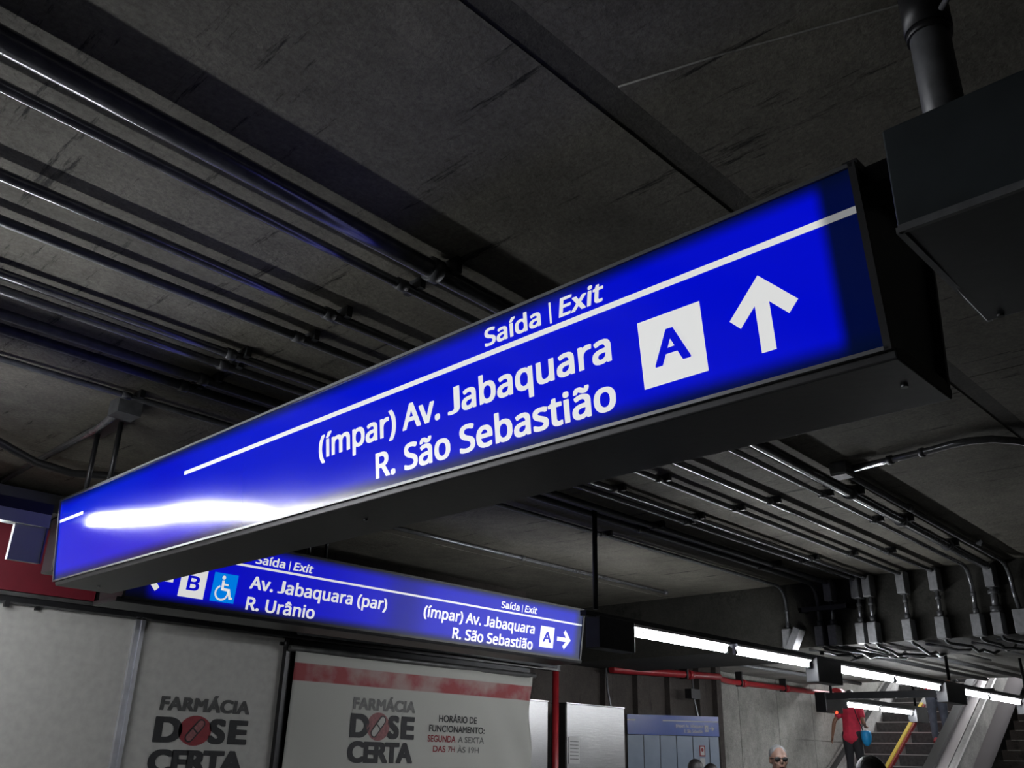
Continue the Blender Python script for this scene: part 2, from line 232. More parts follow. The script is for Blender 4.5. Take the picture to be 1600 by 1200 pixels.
# ---------------------------------------------------------------- lettering (outlines in 1/320 em)
FONTS = json.loads(r'''{"A":{"S":[141,[[6,2,22,-5,40,-8,82,-8,104,-2,114,3,127,14,134,28,137,40,136,64,130,78,120,90,112,95,96,103,74,111,58,120,48,132,47,142,49,148,56,155,66,159,88,158,112,150,122,150,122,152,124,151,132,170,132,178,130,181,112,188,96,191,64,192,38,186,26,180,15,168,8,152,7,132,11,114,18,102,34,89,48,82,74,73,88,65,95,58,98,46,95,38,90,31,84,27,74,24,52,24,34,28,18,34,10,34,8,32,6,33,5,30]]],"a":[144,[[12,8,18,1,30,-5,48,-9,78,-7,86,-4,98,3,99,-4,104,-6,126,-6,130,-4,131,106,126,124,114,137,94,145,62,146,42,142,20,132,19,124,28,106,38,105,56,113,64,115,78,115,84,112,90,106,93,96,93,90,64,88,44,85,26,78,11,66,4,48,4,26,6,18],[50,25,45,30,43,38,46,48,52,54,62,58,72,60,93,60,93,52,90,40,82,30,72,24,66,22,56,22]]],"\u00ed":[66,[[15,-4,18,-6,48,-6,52,-2,52,140,48,144,18,144,14,140],[13,152,16,150,42,151,64,172,76,186,79,190,78,202,74,203,38,202,12,162]]],"d":[158,[[22,10,36,-1,56,-8,86,-8,100,-4,108,1,111,-4,114,-6,140,-6,143,-4,144,198,142,200,110,201,106,200,104,139,84,146,54,145,34,137,21,126,17,120,12,110,7,90,6,56,12,28],[60,27,51,38,47,50,46,80,48,90,53,102,62,111,70,115,84,114,90,111,98,104,103,92,106,72,104,46,99,34,88,25,74,22]]],"|":[141,[[54,-66,58,-68,84,-68,88,-64,88,198,84,201,58,201,53,198]]],"E":[143,[[18,-4,22,-6,130,-6,134,-4,135,22,134,25,56,26,56,80,126,80,131,84,131,108,130,111,56,112,56,156,134,158,135,160,135,186,134,188,22,189,18,188]]],"x":[136,[[-2,-4,2,-6,36,-5,68,39,98,-5,134,-6,138,-4,138,6,92,70,92,72,136,132,137,140,135,142,136,143,96,143,68,102,61,110,40,143,4,144,0,142,1,142,-1,140,-1,134,1,130,44,70,-1,8,-3,4,-3,-2,-1,-4]]],"i":[66,[[15,-4,18,-6,48,-6,52,-2,52,140,48,144,18,144,14,140],[16,160,28,154,38,154,48,157,52,162,54,166,54,184,51,190,40,195,26,195,20,193,15,188,12,182,12,168]]],"t":[93,[[26,4,36,-4,58,-9,80,-8,94,-4,95,-2,95,22,94,24,92,23,90,25,82,25,66,22,57,30,54,38,54,114,92,115,94,118,94,140,90,144,54,144,54,172,50,175,26,174,24,170,17,146,-2,137,-4,134,-3,116,0,114,16,114,16,26,20,12]]],"(":[77,[[38,-42,44,-47,72,-47,77,-44,77,-38,64,-18,50,14,44,38,41,62,42,90,46,114,58,148,77,180,77,186,72,189,44,189,40,188,29,172,16,148,9,128,4,104,2,58,7,22,16,-6,25,-24]]],"m":[240,[[15,-4,18,-6,48,-6,51,-4,52,74,55,94,58,102,66,110,72,114,84,115,92,112,97,106,101,96,101,-2,106,-6,138,-5,140,-2,140,86,142,94,147,104,152,110,160,114,172,115,178,113,185,106,189,92,189,-2,194,-6,226,-5,227,-2,227,104,225,114,220,126,208,139,196,144,186,146,156,145,146,142,130,132,116,141,98,146,74,146,62,143,50,137,48,138,47,142,44,144,16,143,14,140]]],"p":[158,[[15,-66,18,-68,48,-68,51,-66,52,-1,72,-8,102,-8,116,-4,126,2,141,18,147,32,151,48,151,90,146,110,140,122,128,135,122,139,100,146,68,145,60,142,50,136,47,142,44,144,18,144,15,142],[64,30,57,40,53,56,52,74,55,94,59,102,68,111,78,115,90,114,102,106,110,90,112,80,112,60,109,46,102,32,90,23,76,23]]],"r":[106,[[15,-4,18,-6,48,-6,51,-4,52,74,56,92,68,106,78,112,106,113,108,116,110,132,110,142,108,144,100,146,76,146,64,143,56,139,50,133,47,142,44,144,18,144,15,142]]],")":[77,[[1,-46,4,-47,32,-47,39,-42,51,-26,62,-4,69,18,73,38,75,82,73,104,68,128,54,162,41,182,36,188,34,189,4,189,0,186,0,180,14,158,25,134,32,108,36,80,35,52,29,22,20,-4,0,-38,0,-44,2,-44]]],"A":[164,[[-7,-4,-4,-6,30,-5,52,51,110,51,130,0,134,-5,168,-6,171,-4,170,-4,172,-2,172,4,100,189,68,190,64,188,-7,6],[64,83,80,126,82,129,99,84]]],"v":[130,[[45,-4,48,-6,82,-6,86,-4,138,132,138,140,136,143,102,144,99,142,66,49,31,142,28,144,-4,144,-7,142,-8,134]]],".":[69,[[14,-2,18,-6,28,-10,40,-10,52,-5,58,4,58,24,55,30,50,34,42,37,26,37,16,33,12,26,10,18,11,4]]],"J":[70,[[-27,-50,-10,-55,8,-55,26,-51,36,-46,45,-36,52,-22,55,-6,55,186,50,189,20,189,16,186,15,-6,11,-16,2,-22,-8,-22,-14,-20,-27,-22]]],"b":[158,[[15,-4,18,-6,42,-6,45,-4,48,2,58,-4,70,-8,80,-9,102,-8,116,-4,126,2,138,14,146,28,151,48,151,90,147,106,139,122,130,133,122,138,104,145,76,146,60,142,52,138,52,198,48,201,18,201,14,198],[66,28,57,40,53,56,52,72,55,94,60,104,68,111,78,115,90,114,96,111,105,102,110,90,112,80,112,58,110,48,103,32,92,24,82,22,72,24]]],"q":[158,[[22,10,36,-1,56,-8,86,-8,104,-1,106,-66,110,-68,140,-68,143,-66,144,140,142,143,114,144,111,142,108,136,98,142,90,145,58,146,44,142,36,138,23,128,11,106,6,82,6,56,8,42,12,28],[60,28,51,38,47,50,46,80,48,90,53,102,62,111,70,115,84,114,92,110,98,104,103,92,106,72,103,44,99,34,86,24,74,22,66,24]]],"u":[159,[[22,8,32,-1,54,-8,86,-8,102,-3,108,1,110,0,111,-4,114,-6,140,-6,144,-4,145,140,144,143,110,144,107,142,106,56,104,46,99,34,92,27,76,22,66,23,60,27,55,32,52,40,50,142,46,144,16,144,13,142,12,38,14,26]]],"R":[160,[[18,-4,22,-6,52,-6,55,-4,56,70,78,70,79,68,122,-5,158,-6,162,-4,163,4,161,8,118,78,118,80,132,87,140,96,147,108,150,120,150,144,147,156,140,168,130,178,110,186,94,189,22,189,18,188],[56,101,56,156,82,157,92,155,100,151,108,142,110,136,110,124,108,118,104,112,96,105,86,102]]],"o":[155,[[21,16,32,4,44,-3,56,-7,70,-9,94,-8,112,-3,124,4,135,16,143,30,148,46,149,86,144,106,136,120,126,131,112,140,96,145,64,146,50,143,36,137,22,124,12,108,6,82,6,58,8,44,12,32],[60,29,50,42,46,58,46,80,48,90,53,102,62,111,74,115,86,114,94,110,102,102,107,92,110,76,110,62,107,46,101,34,94,28,88,24,80,22,70,23]]],"\u00e3":[144,[[12,8,18,1,30,-5,48,-9,78,-7,86,-4,98,3,99,-4,104,-6,126,-6,130,-4,131,106,126,124,114,137,94,145,62,146,42,142,20,132,19,124,28,106,38,105,56,113,64,115,78,115,84,112,90,106,93,96,93,90,64,88,44,85,26,78,11,66,4,48,4,26,6,18],[50,25,45,30,43,38,46,48,52,54,62,58,72,60,93,60,93,52,90,40,82,30,72,24,66,22,56,22],[18,152,22,150,44,151,49,160,52,164,70,154,82,150,102,150,108,152,116,158,124,170,127,180,127,192,122,195,102,195,99,194,95,182,90,181,72,191,64,194,42,194,36,192,25,182,21,176,17,160]]],"e":[145,[[23,12,36,2,46,-3,64,-8,102,-8,116,-5,132,2,133,28,132,31,130,30,128,32,120,32,106,26,90,23,72,24,62,29,53,38,46,56,46,58,136,58,139,60,140,86,137,104,129,122,116,135,104,142,94,145,62,146,46,142,36,137,30,132,20,122,12,106,8,94,6,80,6,56,10,36,16,22],[48,88,50,98,56,106,62,112,70,115,80,115,86,112,96,102,99,92,98,88]]],"s":[123,[[6,2,22,-5,36,-8,76,-8,94,-3,102,1,112,10,119,26,119,50,113,62,102,73,50,96,44,102,43,106,52,114,64,116,80,113,96,107,108,108,116,126,116,134,114,137,88,145,50,146,28,140,13,130,7,120,5,112,5,96,10,82,18,73,28,66,72,47,81,38,81,34,76,27,64,22,50,22,40,24,18,33,10,33,8,31,6,32,5,30]]],"n":[159,[[15,-4,18,-6,48,-6,51,-4,52,72,54,88,60,104,70,112,80,115,88,115,96,112,104,104,107,96,108,-4,112,-6,142,-6,145,-4,146,100,142,118,138,126,130,135,120,141,102,146,76,146,60,142,50,136,47,142,44,144,18,144,15,142]]],"U":[188,[[29,16,40,5,52,-2,74,-8,100,-9,118,-7,136,-1,146,5,159,18,168,34,172,52,172,186,170,188,138,189,133,186,133,58,130,46,126,38,116,29,102,24,86,24,74,28,64,36,59,42,56,50,54,62,53,188,50,189,20,189,16,188,15,54,20,32]]],"\u00e2":[144,[[12,8,18,1,30,-5,48,-9,78,-7,86,-4,98,3,99,-4,104,-6,126,-6,130,-4,131,106,126,124,114,137,94,145,62,146,42,142,20,132,19,124,28,106,38,105,56,113,64,115,78,115,84,112,90,106,93,96,93,90,64,88,44,85,26,78,11,66,4,48,4,26,6,18],[50,25,45,30,43,38,46,48,52,54,62,58,72,60,93,60,93,52,90,40,82,30,72,24,66,22,56,22],[22,152,26,150,50,150,60,157,72,167,92,151,118,150,123,154,123,162,100,188,90,202,56,203,53,202,42,186,22,164]]],"B":[167,[[18,-4,22,-6,112,-5,128,0,138,5,153,20,158,30,161,42,160,68,158,74,152,84,146,91,134,98,138,99,147,108,152,118,155,130,155,146,153,156,149,166,138,177,116,186,98,189,22,189,18,188],[56,26,56,80,96,79,110,74,117,66,120,58,120,50,116,38,108,31,94,26],[56,111,56,157,96,156,106,152,113,144,115,138,114,128,111,122,104,115,86,111]]],"l":[66,[[15,-4,18,-6,48,-6,52,-2,52,198,48,201,18,201,14,198]]],"g":[158,[[18,-58,34,-64,52,-67,94,-67,106,-64,118,-59,124,-55,136,-42,142,-26,144,-14,144,140,142,143,114,144,111,142,108,136,100,141,88,145,58,146,44,142,36,138,25,130,17,118,12,108,7,90,6,56,9,38,20,14,32,1,44,-5,56,-8,86,-8,106,-2,104,-16,100,-24,92,-32,82,-36,60,-36,46,-33,30,-26,22,-26,20,-28,18,-27,17,-30],[60,27,51,38,47,50,46,80,48,90,53,102,60,110,72,115,82,114,90,111,97,104,104,90,106,76,106,56,104,44,99,34,92,27,86,24,72,22]]]},"B":{"F":[150,[[8,-12,14,-13,66,-13,72,-12,72,-8,75,-8,76,88,152,88,156,89,157,92,160,94,160,138,157,138,156,142,75,144,76,177,152,177,157,178,157,182,160,182,160,226,157,226,156,230,14,231,8,230,8,226,5,226,5,-8,8,-8]]],"A":[213,[[-16,-12,-10,-13,48,-12,52,-6,76,51,136,51,159,-2,166,-12,224,-13,228,-12,228,-8,232,-8,232,10,230,14,138,222,132,232,84,233,78,232,74,226,-18,12,-19,-8,-15,-8],[100,105,103,116,106,118,111,106]]],"R":[193,[[9,-12,14,-13,66,-13,72,-12,72,-8,75,-8,76,76,89,64,97,54,140,-12,204,-13,209,-12,208,-8,212,-8,210,-6,212,-4,210,-2,212,0,210,2,212,4,210,8,212,8,185,46,165,80,148,100,162,118,168,130,170,140,170,174,166,190,160,200,146,216,140,220,126,226,102,231,14,231,10,230,9,226,6,226,6,-8,9,-8],[76,137,75,178,76,178,86,175,96,168,99,160,99,154,96,148,88,141,80,137]]],"M":[250,[[7,-12,12,-13,66,-13,70,-12,71,-8,74,-8,74,114,108,73,138,72,145,74,176,115,177,-8,180,-8,180,-12,186,-13,238,-13,243,-12,243,-8,246,-8,246,226,243,226,242,230,182,230,126,161,68,230,12,231,7,230,7,226,4,226,4,-8,7,-8]]],"\u00c1":[213,[[-16,-12,-10,-13,48,-12,52,-6,76,51,136,51,159,-2,166,-12,224,-13,228,-12,228,-8,232,-8,232,10,230,14,138,222,132,230,132,234,161,270,159,272,161,274,159,276,161,278,159,280,161,282,159,284,161,288,156,288,158,292,100,293,94,292,91,288,70,242,72,240,70,238,72,236,70,234,72,232,70,226,72,225,73,222,-18,12,-19,-8,-15,-8],[100,105,103,116,106,118,111,106]]],"C":[227,[[27,22,44,7,66,-5,88,-12,118,-16,156,-16,180,-13,208,-5,226,3,231,8,231,58,228,58,228,62,224,60,222,63,218,60,216,63,214,61,212,63,208,61,206,63,202,60,200,63,198,61,194,62,172,49,144,40,130,40,118,43,100,52,92,58,79,72,72,86,67,108,68,118,73,134,82,150,88,157,102,167,122,176,138,179,144,178,172,169,192,158,194,159,198,157,200,160,204,157,206,159,208,157,210,159,214,157,216,160,220,157,222,160,226,158,226,162,229,162,229,210,226,212,226,214,194,227,172,232,158,234,118,234,98,232,72,225,52,215,34,202,15,178,5,160,-1,140,-4,114,-3,86,3,62,11,44]]],"I":[80,[[8,-12,14,-13,66,-13,72,-12,72,-8,75,-8,75,226,72,226,72,230,14,231,8,230,8,226,5,226,5,-8,8,-8]]],"D":[240,[[8,-12,14,-13,126,-13,146,-11,174,-3,194,8,214,26,227,42,238,64,244,94,244,126,243,136,238,156,232,168,221,186,210,198,196,210,182,218,148,229,128,231,14,231,8,230,8,226,5,226,5,-8,8,-8],[76,41,75,176,112,176,128,172,144,164,154,156,163,144,169,132,173,118,173,104,167,84,159,70,146,57,132,48,116,43]]],"O":[263,[[29,20,46,5,66,-6,90,-13,116,-16,146,-16,172,-13,196,-6,216,4,236,22,250,40,260,58,266,78,268,96,268,122,266,140,260,160,250,180,234,200,216,214,198,224,168,232,148,234,114,234,94,232,66,224,48,214,29,198,13,178,4,162,-3,138,-4,128,-5,100,-3,80,2,62,12,42],[88,60,80,70,73,82,67,100,67,118,69,126,76,142,83,152,100,167,116,175,126,178,136,178,150,174,164,167,176,157,185,146,191,136,197,112,196,98,192,86,185,72,180,66,164,51,150,44,136,40,128,40,114,44,98,52]]],"S":[147,[[-2,6,20,-8,36,-13,56,-16,90,-16,112,-12,126,-5,141,8,146,16,151,24,155,40,155,68,151,88,138,108,122,123,74,153,65,162,63,166,63,170,68,174,78,179,96,171,112,158,112,161,116,157,118,162,122,157,124,161,128,157,128,161,132,157,134,162,138,157,140,162,144,158,144,164,147,162,147,214,138,222,118,230,100,234,52,233,32,228,22,223,16,218,3,204,-2,194,-6,178,-6,152,-1,132,10,116,24,104,76,69,85,58,86,50,78,43,72,40,68,40,50,49,30,68,30,65,26,69,24,64,20,69,18,65,14,69,14,65,10,69,8,64,4,69,2,64,-2,68,-2,62,-5,64,-5,10,-2,8]]],"E":[160,[[8,-12,14,-13,162,-13,166,-12,167,-8,170,-8,170,36,167,36,166,40,74,42,74,83,156,83,160,84,161,88,164,88,164,132,161,132,160,136,74,138,74,177,158,177,164,178,164,182,167,182,167,226,164,226,164,230,14,231,8,230,8,226,5,226,5,-8,8,-8]]],"T":[193,[[65,-12,70,-13,122,-13,128,-12,128,-8,131,-8,131,176,204,178,204,182,207,182,207,226,204,226,204,230,-6,231,-10,230,-11,226,-14,226,-14,182,-11,182,-10,178,62,176,62,-8,65,-8]]]},"C":{"H":[233,[[18,-4,20,-6,58,-6,62,-2,62,89,170,89,171,-2,174,-6,212,-6,215,-4,216,220,214,223,174,224,171,220,170,129,62,129,62,220,58,224,20,224,18,222]]],"O":[263,[[39,26,56,12,78,0,102,-7,124,-9,160,-7,182,-1,206,11,220,23,237,42,248,64,254,84,256,102,254,136,248,156,237,176,224,192,206,207,186,218,162,225,142,227,102,225,84,220,58,207,42,194,26,176,16,156,9,134,7,112,9,84,15,64,25,44],[78,53,66,68,60,78,55,94,54,104,55,124,60,140,73,160,90,174,104,181,128,186,146,185,162,180,174,174,186,164,197,152,203,140,209,118,209,100,205,84,198,68,190,58,174,44,162,38,144,33,134,32,118,33,102,38,88,45]]],"R":[193,[[19,-4,22,-6,60,-6,63,-2,64,89,74,88,82,85,99,70,115,50,150,-5,196,-6,200,-2,199,6,172,44,152,76,143,88,129,102,136,107,146,116,154,130,158,144,158,168,154,184,147,198,136,209,122,217,114,220,94,224,22,224,18,220],[64,129,63,184,84,185,96,182,102,178,108,172,112,160,111,150,106,140,98,134,92,131,80,129]]],"\u00c1":[213,[[-6,-4,-4,-6,38,-5,66,58,146,58,176,-5,216,-6,219,-4,220,4,218,10,122,225,90,226,87,224,-6,6],[82,98,104,152,129,98],[83,228,86,227,112,228,148,274,148,284,146,286,104,285,82,236,82,230,84,230]]],"I":[80,[[18,-4,20,-6,60,-6,63,-2,63,220,60,224,20,224,17,220]]],"D":[240,[[18,-4,20,-6,118,-6,138,-4,162,3,180,12,204,32,217,50,226,70,231,88,232,120,231,132,226,150,216,172,200,191,186,203,172,211,142,222,120,224,20,224,18,222],[64,34,63,184,120,183,140,178,154,171,164,163,175,150,181,138,185,122,186,106,183,90,179,78,171,64,156,50,144,42,128,37,104,34]]],"E":[160,[[18,-4,20,-6,154,-6,157,-4,158,30,154,34,62,34,62,90,148,90,152,94,152,126,148,130,62,130,62,184,152,184,155,188,155,220,154,223,20,224,18,222]]],"F":[150,[[18,-4,20,-6,60,-6,63,-2,64,95,144,95,147,96,148,132,144,136,63,136,63,184,144,184,148,188,148,220,146,223,20,224,18,222]]],"U":[227,[[29,26,44,11,58,2,76,-5,102,-9,134,-8,156,-3,178,7,193,20,200,30,209,48,214,72,214,220,212,223,172,224,169,220,169,82,166,64,160,52,152,44,138,37,118,32,96,34,82,40,66,54,60,66,58,78,57,222,54,224,16,224,14,222,13,70,14,60,19,44]]],"N":[250,[[18,-4,20,-6,56,-6,60,-2,60,148,194,-5,230,-6,232,-4,233,220,232,223,192,224,189,220,188,70,54,223,20,224,18,222]]],"C":[227,[[37,30,54,14,78,1,100,-6,126,-9,150,-9,172,-6,196,1,218,12,219,52,218,55,206,56,184,43,150,33,122,33,106,37,90,45,82,51,68,66,60,80,55,104,56,124,65,146,78,164,92,174,104,180,120,185,144,186,174,179,204,164,214,164,217,168,217,206,214,209,182,221,166,225,150,227,114,226,84,219,62,208,41,192,28,176,17,154,11,136,8,110,10,84,15,66,24,48]]],"A":[213,[[-6,-4,-4,-6,38,-5,66,58,146,58,176,-5,216,-6,219,-4,220,4,218,10,122,225,90,226,87,224,-6,6],[82,98,104,152,129,98]]],"M":[250,[[17,-4,20,-6,58,-6,62,-2,62,148,113,84,120,79,132,79,135,82,188,149,189,-2,192,-6,230,-6,233,-4,234,220,232,223,192,223,126,142,122,144,58,223,20,224,17,222]]],"T":[193,[[75,-4,78,-6,116,-6,119,-2,119,184,194,185,195,188,195,220,194,223,2,224,-1,222,-2,188,0,185,74,184]]],":":[70,[[12,2,18,-5,28,-9,42,-9,52,-5,57,0,61,10,61,24,56,34,44,41,26,41,18,37,13,32,9,24,9,8],[13,112,18,106,28,102,42,102,52,106,57,112,61,120,61,134,56,144,44,152,38,153,26,152,18,148,13,144,9,136,9,120]]],"S":[147,[[8,12,18,5,38,-4,54,-8,82,-9,100,-6,116,2,133,18,139,30,143,46,143,64,138,86,128,102,112,116,64,146,53,156,49,168,53,176,58,181,66,185,80,187,96,183,106,178,124,164,134,165,135,168,135,208,128,215,112,222,92,227,58,226,44,222,32,216,26,211,16,200,10,190,6,172,6,156,12,136,20,124,38,107,72,87,86,76,97,64,100,52,97,44,88,36,78,32,64,32,54,35,40,42,20,61,10,62,7,58]]],"G":[237,[[40,26,58,11,82,-1,104,-7,124,-9,148,-9,178,-5,206,3,221,10,222,110,220,113,138,114,136,112,135,76,136,74,177,72,177,40,144,32,122,33,108,37,90,45,82,51,68,66,63,76,56,100,56,118,61,138,75,160,92,174,106,181,120,185,142,186,176,179,206,165,214,165,218,168,218,206,216,208,194,217,166,225,152,227,112,226,84,219,62,208,38,188,29,176,18,156,11,134,9,100,11,82,17,62,29,40]]],"X":[227,[[-5,-4,-2,-6,44,-5,114,78,182,-5,232,-5,231,-4,233,-2,232,6,143,112,224,210,226,214,226,220,224,222,225,222,222,224,176,223,114,148,52,223,2,223,1,214,4,210,84,112,-2,10,-6,4,-6,-2,-4,-4]]],"7":[160,[[24,4,54,-9,62,-9,65,-6,163,212,163,220,162,223,12,224,10,222,9,186,12,182,99,182,25,18,23,12,23,6,25,6]]],"9":[160,[[49,-2,56,-8,66,-8,84,5,106,26,124,48,138,72,146,92,153,118,155,138,153,164,150,176,142,192,135,202,122,214,108,222,96,226,60,226,38,217,24,207,16,196,9,184,6,174,6,138,13,120,24,105,36,96,56,88,86,87,94,88,87,74,77,62,58,42,34,24,35,14],[62,136,55,142,50,154,50,160,54,170,62,179,74,185,82,185,90,182,99,174,105,166,108,156,107,140,94,132,84,129,72,130]]],"\u00c0":[213,[[-6,-4,-4,-6,38,-5,66,58,146,58,176,-5,216,-6,219,-4,220,4,218,10,122,225,90,226,87,224,-6,6],[82,98,104,152,129,98],[100,230,104,227,130,227,133,230,133,236,111,284,108,286,68,285,66,276,68,272]]],"1":[160,[[59,-4,62,-6,100,-6,103,-2,103,220,100,224,62,224,58,220]]]}}''')
J_ = FONTS['A']['J']      # a J that stands on the baseline
_ys = [y for l in J_[1] for y in l[1::2]]; _e = FONTS['A']['E'][1][0][1::2]
J_[1] = [[(v * 1.35 + 28) if i % 2 == 0 else min(_e) + (v - min(_ys)) * (max(_e) - min(_e)) / (max(_ys) - min(_ys)) for i, v in enumerate(l)] for l in J_[1]]; J_[0] = 112
def inside(p, l):
    c = False
    for i in range(len(l)):
        a, b = l[i], l[i - 1]
        if (a.y > p.y) != (b.y > p.y) and p.x < (b.x - a.x) * (p.y - a.y) / (b.y - a.y) + a.x: c = not c
    return c
def glyph_tris(fd, ch, _c={}):
    """triangles of a letter: each outline is filled together with the counters inside it"""
    k = (id(fd), ch)
    if k not in _c:
        loops = [[Vector((l[i], l[i + 1], 0)) for i in range(0, len(l), 2)] for l in fd[ch][1]]
        area = lambda l: sum(l[i - 1].x * l[i].y - l[i].x * l[i - 1].y for i in range(len(l)))
        big = max(loops, key=lambda l: abs(area(l))); sg = 1 if area(big) > 0 else -1
        pts, tri = [], []
        for o in [l for l in loops if area(l) * sg > 0]:
            grp = [o] + [h for h in loops if area(h) * sg < 0 and inside(h[0], o)]
            n0 = len(pts); tri += [[n0 + i for i in t] for t in tessellate_polygon(grp)]; pts += [q for l in grp for q in l]
        _c[k] = (pts, tri)
    return _c[k]
def text(bm, fn, s, x0, x1, y0, cap, fmap, shear=0.0, space=85, track=0, mid=False):
    """write s from x0 to x1 (baseline y0, capital height cap) and map (x, y) to a point of the scene"""
    fd = FONTS[fn]; ref = fd['E'][1][0]; yb = min(ref[1::2]); ch_ = max(ref[1::2]) - yb
    pen = 0; place = []; xmin = 1e9; xmax = -1e9
    for ch in s:
        if ch == ' ': pen += space; continue
        adv = fd[ch][0]; g = glyph_tris(fd, ch)[0]
        xmin = min(xmin, pen + min(p.x for p in g)); xmax = max(xmax, pen + max(p.x for p in g))
        place.append((ch, pen)); pen += adv + track
    sx = (x1 - x0) / (xmax - xmin); sy = cap / ch_
    for ch, pn in place:
        pts, tr = glyph_tris(fd, ch)
        vs = []
        for p in pts:
            y = (p.y - yb) * sy; x = x0 + (pn + p.x - xmin) * sx + shear * y
            vs.append(bm.verts.new(fmap(x, y0 + y)))
        for t in tr:
            try: bm.faces.new([vs[i] for i in t])
            except ValueError: pass
def flat_poly(bm, pts, fmap): bm.faces.new([bm.verts.new(fmap(x, y)) for x, y in pts])
def ring(bm, cx, cy, r0, r1, a0, a1, fmap, n=28):
    P = [(a0 + (a1 - a0) * i / n) for i in range(n + 1)]
    V0 = [bm.verts.new(fmap(cx + r0 * math.cos(a), cy + r0 * math.sin(a))) for a in P]
    V1 = [bm.verts.new(fmap(cx + r1 * math.cos(a), cy + r1 * math.sin(a))) for a in P]
    for i in range(n): bm.faces.new((V0[i], V0[i + 1], V1[i + 1], V1[i]))
def stroke(bm, x0, y0, x1, y1, w, fmap):
    d = math.hypot(x1 - x0, y1 - y0); nx, ny = -(y1 - y0) / d * w / 2, (x1 - x0) / d * w / 2
    flat_poly(bm, [(x0 - nx, y0 - ny), (x1 - nx, y1 - ny), (x1 + nx, y1 + ny), (x0 + nx, y0 + ny)], fmap)
def disc(bm, cx, cy, rx, ry, fmap, n=28, rot=0):
    flat_poly(bm, [(cx + rx * math.cos(a) * math.cos(rot) - ry * math.sin(a) * math.sin(rot), cy + rx * math.cos(a) * math.sin(rot) + ry * math.sin(a) * math.cos(rot)) for a in [2 * math.pi * k / n for k in range(n)]], fmap)

# ================================================================ THE SETTING
b = NB(); bx(b, -6, 30, -5, 9, -0.2, 0); struct('floor', b, 'floor')
# main ceiling: slabs either side of a recessed joint, and slab seams across
b = NB(); bx(b, -6, 8.25, -5, 7.4, 3.2235, 3.5); ceil = struct('ceiling', b, 'joint')
for x0, x1, y0, y1 in [(-6, 0.2, -5, 1.125), (0.206, 4.05, -5, 1.125), (4.058, 8.2, -5, 1.125), (-6, 4.2, 1.215, 5.62), (4.208, 8.2, 1.215, 5.62), (-6, 3.1, 5.635, 7.3), (3.108, 8.2, 5.635, 7.3)]:
    b = NB(); bx(b, x0, x1, y0, y1, 3.22, 3.2245); obj('ceiling_slab', b, 'ceil', ceil)
b = NB(); tube(b, [(1.5, 1.12, 3.219), (1.58, 0.86, 3.219), (1.71, 0.5, 3.219), (1.8, 0.2, 3.219)], 0.003, 6); obj('casting_ridge', b, 'wall', ceil)
# drop beam across the concourse
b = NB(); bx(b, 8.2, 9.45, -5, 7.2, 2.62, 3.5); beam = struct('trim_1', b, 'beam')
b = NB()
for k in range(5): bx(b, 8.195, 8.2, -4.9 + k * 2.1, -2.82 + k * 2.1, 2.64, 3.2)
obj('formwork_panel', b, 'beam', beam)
# lower ceiling behind the beam, up to the escalator opening
b = NB(); bx(b, 9.45, 16.5, -5, 8.4, 3.0, 3.6); struct('ceiling_mezzanine', b, 'wall')
# walls
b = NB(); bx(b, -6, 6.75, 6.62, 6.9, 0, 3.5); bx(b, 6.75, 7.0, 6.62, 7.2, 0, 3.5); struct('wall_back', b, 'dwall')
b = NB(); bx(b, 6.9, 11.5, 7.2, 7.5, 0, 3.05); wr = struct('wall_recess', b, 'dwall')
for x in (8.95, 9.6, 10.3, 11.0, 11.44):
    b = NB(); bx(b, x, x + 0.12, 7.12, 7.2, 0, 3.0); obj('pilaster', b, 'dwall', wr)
b = NB(); bx(b, 11.5, 30, 8.4, 8.7, -0.2, 7.5); bx(b, 11.3, 11.5, 7.5, 8.7, 0, 3.05); wf = struct('wall_far', b, 'wall')
# far wall is cast in lifts: proud boards of concrete with recessed joints between them
for i in range(7):
    for j in range(3):
        if i < 6 or j < 3:
            b = NB(); x = 11.55 + i * 1.3; z = 0.05 + j * 0.985
            bx(b, x, x + 1.285, 8.392, 8.4, z, z + 0.975); obj('formwork_panel', b, 'wall', wf)
b = NB(); bx(b, 30, 30.3, -5, 9, -0.2, 7.5); struct('wall_end', b, 'light')
b = NB(); bx(b, 16.7, 30, 2.55, 2.85, 0, 7.5); struct('wall_stair', b, 'wall')
b = NB(); bx(b, 16.5, 30, -5, 9, 7.0, 7.3); bx(b, 16.5, 16.7, -5, 9, 3.0, 7.3); struct('ceiling_stairwell', b, 'light')
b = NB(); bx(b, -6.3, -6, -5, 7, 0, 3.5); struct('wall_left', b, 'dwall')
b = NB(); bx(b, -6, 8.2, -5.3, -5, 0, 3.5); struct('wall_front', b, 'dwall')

# ================================================================ THE LARGE SIGN (runs along Y, faces lean down)
def F1(s, t, off=0.0): return Vector((1.74 - 0.055 * t - 0.9918 * off, 5.08 - s, 2.4 + 0.426 * t - 0.128 * off))
sign = thing('hanging_exit_sign', 'long blue backlit exit sign in the foreground with route letter A and an upward arrow', 'sign', (1.9, 2.85, 2.37), 'illuminated hanging exit signs')
prof = [(1.748, 2.402), (1.693, 2.824), (1.700, 2.842), (2.118, 2.842), (2.126, 2.824), (2.072, 2.402), (2.064, 2.386), (1.756, 2.386)]
b = NB(); prism(b, prof, 'y', 0.645, 5.075); obj('housing', b, 'black', sign, bevel=0.004)
